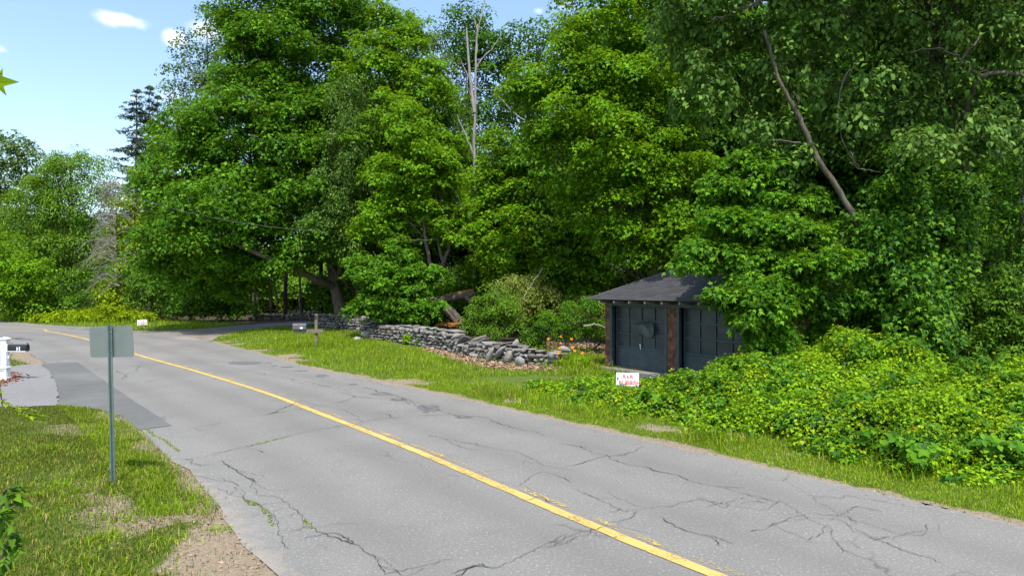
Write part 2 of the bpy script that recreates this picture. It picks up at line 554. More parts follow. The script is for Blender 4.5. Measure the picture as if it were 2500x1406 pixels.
def shingle_wall():
    m, nt, b = mat('cedar_shingle')
    g = nt.nodes.new('ShaderNodeNewGeometry')
    base = ramp(nt, g.outputs['Random Per Island'], [(0, (.060, .021, .010)), (.5, (.145, .053, .023)), (1, (.235, .092, .04))])
    n = noise(nt, 10, 6, .65, objvec(nt, (6, 6, .8)))
    col = mixc(nt, ramp(nt, n, [(.4, (0, 0, 0)), (.75, (.7, .7, .7))]), base, (.045, .022, .014))
    nt.links.new(col, b.inputs['Base Color']); b.inputs['Roughness'].default_value = .85
    bump(nt, b, n, .5, .01)
    return m


def roof_mat():
    m, nt, b = mat('asphalt_shingle')
    g = nt.nodes.new('ShaderNodeNewGeometry')
    base = ramp(nt, g.outputs['Random Per Island'], [(0, (.024, .024, .025)), (1, (.046, .045, .045))])
    n = noise(nt, 60, 4, .6); k = noise(nt, 1.2, 4, .6)
    col = mixc(nt, math_(nt, 'MULTIPLY', n, .5), base, (.056, .055, .055))
    col = mixc(nt, ramp(nt, k, [(.55, (0, 0, 0)), (.75, (.6, .6, .6))]), col, (.06, .05, .05))
    nt.links.new(col, b.inputs['Base Color']); b.inputs['Roughness'].default_value = .9
    bump(nt, b, n, .5, .01)
    return m


M['cedar'] = shingle_wall()
M['roof'] = roof_mat()


def asphalt(name, base, lo, hi, speck=.5, stain=None):
    m, nt, b = mat(name)
    big = noise(nt, .28, 5, .6, None, .3)
    mid = noise(nt, 2.3, 5, .65)
    fine = noise(nt, 24, 3, .75)
    grain = noise(nt, 48, 3, .8)
    c = ramp(nt, big, [(.3, lo), (.5, base), (.72, hi)])
    c = mixc(nt, ramp(nt, mid, [(.35, (0, 0, 0)), (.75, (.5, .5, .5))]), c, tuple(v * 1.16 for v in base))
    c = mixc(nt, ramp(nt, fine, [(.55, (0, 0, 0)), (.70, (speck * 1.0,) * 3)]), c, (.46, .44, .41))
    c = mixc(nt, ramp(nt, grain, [(.34, (speck * 1.3,) * 3), (.48, (0, 0, 0))]), c, tuple(v * .45 for v in base))
    if name == 'worn_asphalt':
        vo = nt.nodes.new('ShaderNodeTexVoronoi'); vo.feature = 'DISTANCE_TO_EDGE'; vo.inputs['Scale'].default_value = .42
        ge = nt.nodes.new('ShaderNodeNewGeometry'); nn = nt.nodes.new('ShaderNodeTexNoise'); nn.inputs['Scale'].default_value = 1.7; nn.inputs['Detail'].default_value = 6
        nt.links.new(ge.outputs['Position'], nn.inputs['Vector'])
        va = nt.nodes.new('ShaderNodeVectorMath'); va.operation = 'MULTIPLY_ADD'; nt.links.new(nn.outputs['Color'], va.inputs[0]); va.inputs[1].default_value = (.9, .9, 0); nt.links.new(ge.outputs['Position'], va.inputs[2])
        nt.links.new(va.outputs[0], vo.inputs['Vector'])
        hair = ramp(nt, vo.outputs['Distance'], [(.0, (1, 1, 1)), (.0065, (0, 0, 0))])
        msk = ramp(nt, noise(nt, .33, 3, .6), [(.50, (0, 0, 0)), (.62, (.62, .62, .62))])
        c = mixc(nt, math_(nt, 'MULTIPLY', hair, msk), c, (.055, .05, .044))
        tr_ = nt.nodes.new('ShaderNodeAttribute'); tr_.attribute_name = 'track'
        c = mixc(nt, math_(nt, 'MULTIPLY', tr_.outputs['Fac'], math_(nt, 'ADD', mid, .1)), c, (.125, .117, .105))
    a = nt.nodes.new('ShaderNodeAttribute'); a.attribute_name = 'sand'
    sandn = ramp(nt, math_(nt, 'ADD', a.outputs['Fac'], math_(nt, 'MULTIPLY', math_(nt, 'SUBTRACT', noise(nt, 3.2, 6, .7), .5), .9)), [(.42, (0, 0, 0)), (.75, (1, 1, 1))])
    c = mixc(nt, sandn, c, mixc(nt, fine, (.25, .215, .17), (.31, .275, .23)))
    nt.links.new(c, b.inputs['Base Color']); b.inputs['Roughness'].default_value = .9
    b.inputs['Specular IOR Level'].default_value = .25
    bump(nt, b, math_(nt, 'ADD', fine, math_(nt, 'MULTIPLY', grain, .6)), .35, .008)
    return m


M['asphalt'] = asphalt('worn_asphalt', (.180, .174, .158), (.150, .145, .132), (.214, .206, .187))
M['asphalt_drive'] = asphalt('drive_asphalt', (.19, .185, .178), (.17, .166, .162), (.215, .209, .201), .6)
M['asphalt_patch'] = asphalt('patch_asphalt', (.116, .117, .110), (.096, .097, .092), (.188, .182, .166), .12)
M['tar'] = plain('tar_patch', (.112, .110, .105), .8, 0, .25, 5, .2)
M['crack'] = plain('crack_filler', (.062, .058, .05), .95, 0, .3, 9, 0)


def ground_mat():
    m, nt, b = mat('ground_soil_and_turf')
    a = nt.nodes.new('ShaderNodeAttribute'); a.attribute_name = 'soil'
    n1 = noise(nt, 1.6, 6, .65); n2 = noise(nt, 16, 5, .7); n3 = noise(nt, 90, 3, .7)
    turf = ramp(nt, n2, [(.3, (.055, .085, .016)), (.55, (.092, .135, .022)), (.8, (.14, .15, .045))])
    soil = ramp(nt, n2, [(.25, (.15, .11, .07)), (.5, (.24, .19, .13)), (.75, (.31, .26, .195))])
    soil = mixc(nt, ramp(nt, n3, [(.55, (0, 0, 0)), (.75, (.6, .6, .6))]), soil, (.36, .32, .27))
    f = math_(nt, 'ADD', a.outputs['Fac'], math_(nt, 'MULTIPLY', math_(nt, 'SUBTRACT', n1, .5), .8))
    f = ramp(nt, f, [(.40, (0, 0, 0)), (.62, (1, 1, 1))])
    c = mixc(nt, f, turf, soil)
    w = nt.nodes.new('ShaderNodeAttribute'); w.attribute_name = 'wood'  # forest floor, plus shade painted in under the roadside vines
    floor_ = ramp(nt, n2, [(.3, (.035, .026, .016)), (.7, (.10, .075, .045))])
    c = mixc(nt, w.outputs['Fac'], c, floor_)
    nt.links.new(c, b.inputs['Base Color']); b.inputs['Roughness'].default_value = .95
    b.inputs['Specular IOR Level'].default_value = .1
    bump(nt, b, math_(nt, 'ADD', n2, math_(nt, 'MULTIPLY', n3, .5)), .6, .03)
    return m


def gravel_mat():
    m, nt, b = mat('gravel_drive')
    n1 = noise(nt, 1.1, 5, .65); n2 = noise(nt, 30, 4, .7)
    c = ramp(nt, n1, [(.3, (.12, .10, .078)), (.55, (.19, .165, .13)), (.75, (.26, .23, .19))])
    c = mixc(nt, ramp(nt, n2, [(.5, (0, 0, 0)), (.7, (.6, .6, .6))]), c, (.31, .28, .24))
    nt.links.new(c, b.inputs['Base Color']); b.inputs['Roughness'].default_value = .95
    bump(nt, b, n2, .5, .02)
    return m


def paint_mat(name, wear):
    m, nt, b = mat(name)
    n = noise(nt, 26, 5, .75); k = noise(nt, 1.4, 3, .6)
    f = ramp(nt, math_(nt, 'ADD', n, math_(nt, 'MULTIPLY', math_(nt, 'SUBTRACT', k, .5), .6)), [(wear - .08, (0, 0, 0)), (wear + .05, (1, 1, 1))])
    c = mixc(nt, math_(nt, 'MULTIPLY', math_(nt, 'ADD', k, noise(nt, 9, 4, .7)), .5), (.42, .285, .07), (.60, .425, .13))
    nt.links.new(c, b.inputs['Base Color']); b.inputs['Roughness'].default_value = .75
    tp = nt.nodes.new('ShaderNodeBsdfTransparent'); mx = nt.nodes.new('ShaderNodeMixShader')       # bare asphalt shows where the paint has gone
    nt.links.new(f, mx.inputs[0]); nt.links.new(tp.outputs[0], mx.inputs[1]); nt.links.new(b.outputs[0], mx.inputs[2]); nt.links.new(mx.outputs[0], nt.nodes['Material Output'].inputs[0])
    bump(nt, b, n, .2, .006)
    return m


M['ground'] = ground_mat(); M['gravel'] = gravel_mat()
M['paint'] = paint_mat('yellow_paint', .40); M['paint_worn'] = paint_mat('worn_yellow_paint', .58)
# ------------------------------------------------------------------ ground, road, drives
DRIVE_PX = [(142, 989), (60, 993), (0, 994), (-260, 990), (-500, 960), (-420, 905), (-60, 903), (32, 894), (58, 890), (99, 888), (120, 905), (138, 938), (143, 965)]
PATCH_PX = [(99, 888), (189, 884), (269, 940), (419, 1039), (339, 1050), (300, 1017), (240, 1000), (142, 990), (143, 965), (138, 938), (120, 905)]
DRIVE = [flat(*p) for p in DRIVE_PX]; PATCH = [flat(*p) for p in PATCH_PX]
GRAV_PX = [(322, 809), (420, 806), (496, 803), (640, 790), (762, 784), (900, 776), (900, 781), (790, 790), (720, 796), (640, 804), (575, 812), (532, 823), (514, 834), (440, 824), (380, 817)]
GRAV = [tuple(G(*p)[:2]) for p in GRAV_PX]
LITTER = [tuple(G(*p)[:2]) for p in [(1030, 846), (1075, 856), (1117, 862), (1182, 880), (1258, 890), (1375, 897), (1370, 907), (1290, 908), (1200, 903), (1110, 884), (1050, 860)]]
_h0 = hgt


def hgt2(x, y):
    h = _h0(x, y)
    return np.where(in_poly(DRIVE, x, y) | in_poly(PATCH, x, y), -.03, np.where(in_poly(GRAV, x, y), h - .035, h))


def soil_at(x, y):
    d, s = poly_dist(RE, x, y); sd = d * s
    dl, sl = poly_dist(LE, x, y); lw = -dl * sl
    n = fnoise(x, y, .55, 21); n2 = fnoise(x, y, 2.2, 31)
    a = sstep(.40, .10, sd + .5 * (n2 - .5)) * .9
    a = np.maximum(a, sstep(.60, .74, n + .25 * (n2 - .5)) * sstep(2.2, .6, sd) * .95)
    a = np.where(sd > 0, a, 0)
    wid = .10 + .55 * sstep(9.8, 6.8, y) + .5 * sstep(24, 28, y)
    b = sstep(wid + .35, wid - .1, lw + .9 * (n - .5) + .5 * (n2 - .5))
    b = np.maximum(b, sstep(.56, .70, n + .3 * (n2 - .5)) * sstep(2.4, 1.2, lw) * .62)
    b = np.where(lw > 0, b, 0)
    return np.where((sd < .05) & (lw < .05), 1., np.clip(np.maximum(a, b), 0, 1))


def wood_and_shade_at(x, y):
    d, s = poly_dist(RE, x, y); sd = d * s
    near = sstep(6.2, 8.0, sd + .8 * (fnoise(x, y, .6, 3) - .5)) * sstep(-16, -11, x)
    far = sstep(6.0, 8.5, sd) * sstep(-9, -14, x) * (~in_poly(GRAV, x, y))
    near = np.maximum(near, sstep(1.5, 2.4, sd) * sstep(-15.4, -14.2, x * .62 - y * .785) * sstep(-2, 2, x))  # ground beneath the vines coloured dark to stand for shade in their gaps
    g = np.exp(-(((x - 3.2) / 2.4) ** 2 + ((y - 27.3) / 3.0) ** 2))
    return np.clip(np.maximum(near, far) - 1.2 * g, 0, 1)


def axis(segs):
    o = []
    for a, b, st in segs: o += list(np.arange(a, b, st))
    return np.array(o + [segs[-1][1]])


xs = axis([(-900, -140, 60), (-140, -60, 6), (-60, -26, .8), (-26, -13, .4), (-13, 14, .16), (14, 40, .9), (40, 160, 8), (160, 900, 60)])
ys = axis([(-300, -20, 30), (-20, 4, 2), (4, 26, .16), (26, 48, .35), (48, 90, .8), (90, 200, 8), (200, 1500, 90)])
X_, Y_ = np.meshgrid(xs, ys)
nx, ny = len(xs), len(ys)
Zg = hgt2(X_.ravel(), Y_.ravel())
ii = (np.arange(ny - 1)[:, None] * nx + np.arange(nx - 1)[None]).ravel()
me = np_mesh('ground', np.stack([X_.ravel(), Y_.ravel(), Zg], 1), np.stack([ii, ii + 1, ii + 1 + nx, ii + nx], 1), True)
for nm, fn in (('soil', soil_at), ('wood', wood_and_shade_at)):
    at = me.attributes.new(nm, 'FLOAT', 'POINT'); at.data.foreach_set('value', fn(X_.ravel(), Y_.ravel()).astype(np.float32))
tag(link('ground', me, M['ground']), kind='structure')

# road: a sheet across from the left edge to the right edge at every step of the centre line
cl = []
for a, b in zip(CL[:-1], CL[1:]):
    n = max(1, int(math.dist(a, b) / .5))
    cl += [(a[0] + (b[0] - a[0]) * k / n, a[1] + (b[1] - a[1]) * k / n) for k in range(n)]
cl = np.array(cl)
tg = nrm(np.gradient(cl, axis=0))
for _ in range(6): tg[1:-1] = nrm(tg[:-2] + tg[1:-1] + tg[2:])
nr = np.stack([tg[:, 1], -tg[:, 0]], 1)


def reach(line, sgn, want):
    o = np.linspace(.5, 9, 340)
    pt = cl[:, None] + sgn * nr[:, None] * o[None, :, None]
    _, s = poly_dist(line, pt[..., 0].ravel(), pt[..., 1].ravel())
    hit = (s.reshape(len(cl), -1) == want)
    k = np.where(hit.any(1), hit.argmax(1), 130)
    return o[k]


ro = reach(RE, 1, 1); lo_ = reach(LE, -1, -1)
ker = np.ones(5) / 5
ro = np.convolve(np.pad(ro, 2, 'edge'), ker, 'valid'); lo_ = np.convolve(np.pad(lo_, 2, 'edge'), ker, 'valid')
jr = .10 * (vnoise(cl[:, 0], cl[:, 1], 2.0, 41) - .5) + .16 * (vnoise(cl[:, 0], cl[:, 1], .7, 43) - .5)
jl = .22 * (vnoise(cl[:, 0], cl[:, 1], 2.0, 45) - .5) + .16 * (vnoise(cl[:, 0], cl[:, 1], .7, 47) - .5)
NA = 33
tt = np.linspace(0, 1, NA)
left = cl - nr * (lo_ + jl)[:, None]; right = cl + nr * (ro + jr)[:, None]
RV = left[:, None] * (1 - tt)[None, :, None] + right[:, None] * tt[None, :, None]
RV = RV.reshape(-1, 2)
jj = (np.arange(len(cl) - 1)[:, None] * NA + np.arange(NA - 1)[None]).ravel()
me = np_mesh('road', np.concatenate([RV, np.zeros((len(RV), 1))], 1), np.stack([jj, jj + 1, jj + 1 + NA, jj + NA], 1))
dR, _ = poly_dist(RE, RV[:, 0], RV[:, 1]); dL, _ = poly_dist(LE, RV[:, 0], RV[:, 1])
sand = np.maximum(sstep(.6, .0, dR) * .5, sstep(.75, .0, dL) * (.42 + .18 * sstep(13, 9, RV[:, 1])))
sand = np.maximum(sand, np.exp(-(((RV[:, 0] + 18.5) / 3.0) ** 2 + ((RV[:, 1] - 41.5) / 2.5) ** 2)) * .8)
at = me.attributes.new('sand', 'FLOAT', 'POINT'); at.data.foreach_set('value', sand.astype(np.float32))
ub = np.tile(tt, len(cl)); tk = sum(np.exp(-((ub - c_) / .045) ** 2) for c_ in (.17, .38, .62, .84))
at = me.attributes.new('track', 'FLOAT', 'POINT'); at.data.foreach_set('value', (tk * .55).astype(np.float32))
tag(link('road', me, M['asphalt']), kind='structure')


def sheet(name, pts, z, m, step=.35, zf=None, jit=0.03):
    """a flat sheet filling an outline"""
    import bmesh
    o = []
    for i in range(len(pts)):
        a, b = pts[i], pts[(i + 1) % len(pts)]
        n = max(1, int(math.dist(a, b) / step))
        for k in range(n):
            t = k / n
            o.append((a[0] + (b[0] - a[0]) * t + (random.gauss(0, jit) if k else 0), a[1] + (b[1] - a[1]) * t + (random.gauss(0, jit) if k else 0)))
    bm = bmesh.new()
    vs = [bm.verts.new((x, y, 0)) for x, y in o]
    f = bm.faces.new(vs)
    if zf: bmesh.ops.triangulate(bm, faces=[f])
    if zf:
        bmesh.ops.subdivide_edges(bm, edges=bm.edges[:], cuts=3, use_grid_fill=True)
    bm.verts.ensure_lookup_table()
    for v in bm.verts:
        v.co.z = z + (float(zf(np.array([v.co.x]), np.array([v.co.y]))[0]) if zf else 0)
    bm.normal_update()
    for f in bm.faces:
        if f.normal.z < 0: f.normal_flip()
    me = bpy.data.meshes.new(name); bm.to_mesh(me); bm.free()
    return tag(link(name, me, m), kind='structure')


sheet('driveway', DRIVE, .004, M['asphalt_drive'])
sheet('driveway_apron', PATCH, .009, M['asphalt_patch'], .6, None, .006)
sheet('gravel_driveway', GRAV, .012, M['gravel'], .6, _h0, .05)


def ribbon(line, off, w, z, step=.12, jit=.006):
    p = []
    for a, b in zip(line[:-1], line[1:]):
        n = max(1, int(math.dist(a, b) / step))
        p += [(a[0] + (b[0] - a[0]) * k / n, a[1] + (b[1] - a[1]) * k / n) for k in range(n)]
    p = np.array(p); t = nrm(np.gradient(p, axis=0))
    for _ in range(10): t[1:-1] = nrm(t[:-2] + t[1:-1] + t[2:])
    n = np.stack([t[:, 1], -t[:, 0]], 1)
    a = p + n * (off - w / 2 + rng.normal(0, jit, len(p)))[:, None]; b = p + n * (off + w / 2 + rng.normal(0, jit, len(p)))[:, None]
    V = np.concatenate([np.c_[a, np.full(len(p), z)], np.c_[b, np.full(len(p), z)]])
    k = np.arange(len(p) - 1); m = len(p)
    return V, np.stack([k, k + 1, k + 1 + m, k + m], 1)


clv = [c for c in CL if c[1] < 55]
V, Q = ribbon(clv, 0, .17, .010)
tag(part('road_marking', V, Q[:, ::-1], M['paint']), kind='structure')
V, Q = ribbon(clv, .20, .10, .010)
tag(part('worn_road_marking', V, Q[:, ::-1], M['paint_worn']), kind='structure')

# cracks and tar in the asphalt
CR = [[(430, 1120), (457, 1122), (500, 1116), (525, 1109), (594, 1093), (700, 1067), (760, 1052), (835, 1040)],
      [(464, 1047), (520, 1036), (584, 1025), (650, 1014), (730, 1003), (795, 992), (829, 1003), (880, 1019)],
      [(538, 1125), (548, 1138), (564, 1149), (584, 1161), (610, 1174), (649, 1206), (681, 1213), (697, 1242), (745, 1272), (790, 1305), (850, 1330), (905, 1352), (955, 1385)],
      [(538, 1167), (571, 1190), (573, 1206), (550, 1222)], [(584, 1203), (603, 1222), (636, 1239), (658, 1258), (662, 1284), (676, 1316), (705, 1340)],
      [(1400, 1194), (1457, 1214), (1554, 1249), (1610, 1238), (1665, 1225), (1709, 1211), (1780, 1228), (1850, 1240), (1905, 1222)],
      [(1554, 1249), (1500, 1276), (1444, 1295), (1380, 1318), (1340, 1330)], [(1413, 1088), (1488, 1114), (1560, 1138), (1629, 1154), (1744, 1185), (1830, 1205), (1900, 1228)],
      [(1488, 1110), (1435, 1132), (1380, 1140)], [(1616, 1264), (1673, 1291), (1735, 1317), (1760, 1335)],
      [(1830, 1296), (1880, 1282), (1955, 1260), (2043, 1264), (2070, 1280), (2088, 1300), (2170, 1330), (2300, 1375)],
      [(1973, 1255), (2060, 1262), (2160, 1290), (2245, 1300), (2264, 1280)], [(650, 1014), (746, 978), (788, 992)], [(842, 1038), (916, 1026), (1018, 1018), (1092, 1016), (1175, 1019), (1258, 1045), (1330, 1064)],
      [(890, 946), (948, 960), (1002, 987), (1034, 1000), (1130, 1019)], [(820, 955), (874, 968), (954, 973), (1002, 987)], [(224, 904), (288, 896), (400, 887), (430, 884)],
      [(282, 941), (362, 932), (410, 922)], [(560, 900), (640, 912), (720, 930), (800, 944), (860, 958)], [(1100, 1398), (1150, 1375), (1190, 1385), (1260, 1362), (1340, 1326), (1390, 1305)],
      [(1050, 1062), (1120, 1082), (1240, 1105), (1330, 1138), (1400, 1150)], [(300, 925), (330, 900), (345, 890)], [(905, 1352), (920, 1390), (940, 1406)],
      [(1340, 1230), (1290, 1190), (1180, 1170), (1120, 1150)], [(1905, 1222), (2010, 1290), (2060, 1350)], [(760, 890), (830, 905), (900, 930), (960, 945)]]
for line in list(CR):
    for a, b in zip(line[:-1], line[1:]):
        if random.random() < .42:
            t_ = random.random(); x0, y0 = a[0] + (b[0] - a[0]) * t_, a[1] + (b[1] - a[1]) * t_
            k_ = (y0 - 690) / 300; sg = random.choice((-1, 1)); L_ = random.uniform(25, 80) * k_
            CR.append([(x0, y0), (x0 + L_ * .5, y0 + sg * L_ * random.uniform(.05, .3)), (x0 + L_, y0 + sg * L_ * random.uniform(.0, .35))] if random.random() < .6 else
                      [(x0, y0), (x0 - L_ * .4, y0 + sg * L_ * random.uniform(.05, .25)), (x0 - L_ * .8, y0 + sg * L_ * random.uniform(.1, .3))])
V_, Q_, nv = [], [], 0
for line in CR:
    p = [flat(*q) for q in line]
    fine = []
    for a, b in zip(p[:-1], p[1:]):
        n = max(2, int(math.dist(a, b) / .05))
        fine += [(a[0] + (b[0] - a[0]) * k / n, a[1] + (b[1] - a[1]) * k / n) for k in range(n)]
    fine = np.array(fine + [p[-1]])
    wk = np.cumsum(rng.normal(0, .020, fine.shape), 0); wk -= np.linspace(0, 1, len(wk))[:, None] * wk[-1]
    fine = fine + wk
    t = nrm(np.gradient(fine, axis=0)); n = np.stack([t[:, 1], -t[:, 0]], 1)
    w = (.0014 + .008 * vnoise(fine[:, 0], fine[:, 1], 2.5, 5) ** 3 + .003 * rng.random(len(fine)) ** 2) * .8 * (1 + .035 * fine[:, 1])
    w[0] = w[-1] = .001
    a = fine + n * w[:, None]; b = fine - n * w[:, None]; m = len(fine); k = np.arange(m - 1)
    V_.append(np.concatenate([np.c_[a, np.full(m, .0135)], np.c_[b, np.full(m, .0135)]])); Q_.append(np.stack([k, k + 1, k + 1 + m, k + m], 1) + nv); nv += 2 * m
tag(part('road_cracks', np.concatenate(V_), np.concatenate(Q_), M['crack']), kind='structure')
V_, Q_, nv = [], [], 0
for px, py, rx, ry in [(32, 826, 22, 2.2), (58, 824 + 4, 24, 2.4), (230, 803, 22, 1.3), (175, 802, 10, .9), (595, 886, 42, 4), (700, 896, 13, 1.6), (735, 905, 18, 1.4), (786, 917, 16, 3),
                       (862, 938, 10, 2), (1050, 997, 30, 9), (1130, 1019, 18, 2), (930, 962, 26, 3), (975, 975, 22, 3), (668, 893, 8, 1.2), (655, 886, 9, 1)]:
    th = np.linspace(0, 2 * math.pi, 22)[:-1]
    k = 1 + .35 * rng.normal(0, .6, 21)
    ring = np.array([flat(px + rx * q * math.cos(t), py + ry * q * math.sin(t)) for t, q in zip(th, k)])
    c = ring.mean(0)
    V_.append(np.c_[np.concatenate([ring, [c]]), np.full(22, .0045)]); i = np.arange(21)
    Q_.append(np.stack([np.full(21, 21), i, (i + 1) % 21], 1) + nv); nv += 22
tag(part('tar_patches', np.concatenate(V_), np.concatenate(Q_)[:, ::-1], M['tar']), kind='structure')


# ------------------------------------------------------------------ grass, litter, mulch
def blades(x, y, z, h, w, lean=.45):
    n = len(x); a = rng.random(n) * 2 * math.pi
    dx, dy = np.cos(a), np.sin(a); l = lean * rng.random(n) * 1.4
    b = np.stack([x, y, z], 1); side = np.stack([-dy, dx, np.zeros(n)], 1) * w[:, None]; out = np.stack([dx, dy, np.zeros(n)], 1)
    m = b + out * (h * l * .35)[:, None]; m[:, 2] += h * .6
    t = b + out * (h * l)[:, None]; t[:, 2] += h * (1 - .3 * l)
    V = np.stack([b - side, b + side, m + side * .75, m - side * .75, t], 1).reshape(-1, 3)
    k = np.arange(n)[:, None] * 5
    return V, np.concatenate([k + [[0, 1, 2]], k + [[0, 2, 3]], k + [[3, 2, 4]]])


class Bag:
    def __init__(s): s.V = []; s.Q = []; s.n = 0
    def add(s, V, Q):
        s.V.append(V); s.Q.append(Q + s.n); s.n += len(V); return s
    def make(s, name, m, parent=None): return part(name, np.concatenate(s.V), np.concatenate(s.Q), m, parent)


def scatter(n, x0, x1, y0, y1, cond):
    x = rng.uniform(x0, x1, n); y = rng.uniform(y0, y1, n)
    k = cond(x, y)
    return x[k], y[k]


def verge_ok(x, y, a, b):
    d, s = poly_dist(RE, x, y); sd = d * s
    return (sd > a) & (sd < b) & ~in_poly(GRAV, x, y) & ~in_poly(LITTER, x, y) & (rng.random(len(x)) > soil_at(x, y) * 1.02)


bag = Bag()
sdist = lambda x, y: (lambda r: r[0] * r[1])(poly_dist(RE, x, y))
for n, x0, x1, y0, y1, a, b, hh, ww in [(230000, -4, 12, 5.5, 25, .04, 2.4, .085, .0045), (105000, -13, 4, 22, 40, .05, 6.0, .13, .007), (26000, 0, 5.5, 22.5, 29, 5, 9.5, .14, .008),
                                        (46000, -26, -6, 34, 52, .1, 9, .12, .011), (60000, -60, -12, 44, 70, .1, 7, .17, .018)]:
    x, y = scatter(n, x0, x1, y0, y1, lambda x, y: verge_ok(x, y, a, b))
    sd = sdist(x, y)
    tuft = fnoise(x, y, 1.3, 77)
    h = hh * rng.uniform(.45, 1.35, len(x)) * (.4 + 1.3 * tuft) * (.55 + .6 * sstep(.2, 1.6, sd))
    bag.add(*blades(x, y, hgt2(x, y), h, ww * rng.uniform(.6, 1.3, len(x)), .8))
# seedy clumps round the wooden mailbox post and coarse tufts at the verge's edge
for px, py, n, r, h in [(745, 846, 260, .55, .55), (800, 848, 220, .6, .5), (770, 850, 160, .4, .5), (1240, 965, 150, .4, .3), (1290, 975, 160, .4, .32), (1345, 985, 140, .4, .3), (1180, 945, 120, .35, .3),
                        (1700, 1070, 90, .25, .28), (1770, 1085, 110, .3, .3), (1395, 905, 120, .4, .35), (1440, 900, 120, .4, .4)]:
    c = G(px, py); x = c[0] + rng.normal(0, r, n); y = c[1] + rng.normal(0, r, n)
    bag.add(*blades(x, y, hgt2(x, y), h * rng.uniform(.5, 1.15, n), np.full(n, .007), 1.1))
x, y = scatter(330000, -3, 12, 5.5, 24, lambda x, y: verge_ok(x, y, .04, 1.7))
bag.add(*blades(x, y, hgt2(x, y), .055 * rng.uniform(.5, 1.3, len(x)), np.full(len(x), .0045), 1.1))
x, y = scatter(42000, -1, 13, 5.5, 24, lambda x, y: (sdist(x, y) > .75) & (sdist(x, y) < 1.75) & (x * .62 - y * .785 > -15.5) & (fnoise(x, y, 1.1, 88) > .5))
bag.add(*blades(x, y, hgt2(x, y), .24 * rng.uniform(.4, 1.4, len(x)), np.full(len(x), .0055), 1.0))
tag(bag.make('verge_grass', M['grass']), kind='stuff')

bag = Bag()
wl = lambda x, y: (lambda r: -r[0] * r[1])(poly_dist(LE, x, y))
drv = lambda x, y: in_poly(DRIVE, x, y) | in_poly(PATCH, x, y)
for n, x0, x1, y0, y1, hh, ww in [(300000, -13.5, -2, 5.2, 17.3, .055, .0036), (30000, -34, -16, 24, 45, .10, .009)]:
    x, y = scatter(n, x0, x1, y0, y1, lambda x, y: (wl(x, y) > .02) & ~drv(x, y) & (rng.random(len(x)) > soil_at(x, y) * .955))
    h = hh * rng.uniform(.5, 1.3, len(x)) * (.5 + 1.0 * fnoise(x, y, 1.1, 78))
    bag.add(*blades(x, y, hgt2(x, y), h, ww * rng.uniform(.6, 1.3, len(x)), .9))
tag(bag.make('lawn_grass', M['lawn']), kind='stuff')
bag = Bag()
for k in range(210):
    x0, y0 = rng.uniform(-9.5, -3.2), rng.uniform(6.2, 16.5)
    w0 = float(wl(np.array([x0]), np.array([y0]))[0])
    if w0 < .1 or w0 > 3.4 or drv(np.array([x0]), np.array([y0]))[0]: continue
    n = int(rng.integers(40, 130)); r = rng.uniform(.08, .28)
    x = x0 + rng.normal(0, r, n); y = y0 + rng.normal(0, r, n)
    k2 = wl(x, y) > .03
    bag.add(*blades(x[k2], y[k2], hgt2(x[k2], y[k2]), rng.uniform(.05, .14) * rng.uniform(.5, 1.2, k2.sum()), np.full(k2.sum(), .005), 1.2))
# a bright fringe where the lawn meets the asphalt
x, y = scatter(90000, -13, -4, 9, 17.5, lambda x, y: (wl(x, y) > .0) & (wl(x, y) < .95) & ~drv(x, y) & (rng.random(len(x)) > .75 * soil_at(x, y)))
bag.add(*blades(x, y, hgt2(x, y), .10 * rng.uniform(.4, 1.3, len(x)), np.full(len(x), .0042), 1.0))
# weeds in the cracks
for line in ([(357, 1047), (376, 1063), (405, 1076), (418, 1089), (438, 1102)], [(600, 1091), (640, 1081), (700, 1067)], [(603, 1222), (636, 1239), (658, 1258), (664, 1284)], [(740, 1268), (765, 1290)]):
    p = [flat(*q) for q in line]
    for a, b in zip(p[:-1], p[1:]):
        n = int(math.dist(a, b) * 130); t = rng.random(n)
        x = a[0] + (b[0] - a[0]) * t + rng.normal(0, .018, n); y = a[1] + (b[1] - a[1]) * t + rng.normal(0, .022, n)
        bag.add(*blades(x, y, np.zeros(n), .028 * rng.uniform(.4, 1.2, n), np.full(n, .006), 1.4))
tag(bag.make('grass_tufts', M['grass']), kind='stuff')


def flakes(name, m, poly, n, size, h=.03):
    xs_, ys_ = [p[0] for p in poly], [p[1] for p in poly]
    x, y = scatter(n, min(xs_), max(xs_), min(ys_), max(ys_), lambda x, y: in_poly(poly, x + rng.normal(0, .12, len(x)), y + rng.normal(0, .12, len(y))))
    p = np.stack([x, y, hgt2(x, y) + .01 + h * rng.random(len(x))], 1)
    V, Q = leaves(p, np.array([0, 0, 1.]) + rng.normal(0, .35, p.shape), rng.normal(size=p.shape) * [1, 1, .1], size * rng.uniform(.6, 1.3, len(x)), T_KITE)
    return tag(part(name, V, Q, m), kind='stuff')


flakes('leaf_litter', M['litter'], LITTER, 16000, .11, .04)
MUL = [flat(*p) for p in [(-60, 905), (-10, 912), (36, 908), (44, 926), (20, 938), (0, 946), (-60, 950)]]
flakes('mulch', M['mulch'], MUL, 5200, .09, .07)
x, y = scatter(16000, -9, -2, 5.5, 20, lambda x, y: (soil_at(x, y) > .3) & (wl(x, y) > -.3))
p = np.stack([x, y, hgt2(x, y) + .006], 1)
x2, y2 = scatter(9000, -12, 12, 6, 32, lambda x, y: (sdist(x, y) > -.25) & (sdist(x, y) < .45))
p2 = np.stack([x2, y2, np.maximum(hgt2(x2, y2), 0) + .006], 1)
p = np.concatenate([p, p2])
V, Q = leaves(p, np.array([0, 0, 1.]) + rng.normal(0, .3, p.shape), rng.normal(size=p.shape) * [1, 1, .1], rng.uniform(.015, .05, len(p)), T_KITE)
tag(part('roadside_litter', V, Q, M['litter']), kind='stuff')
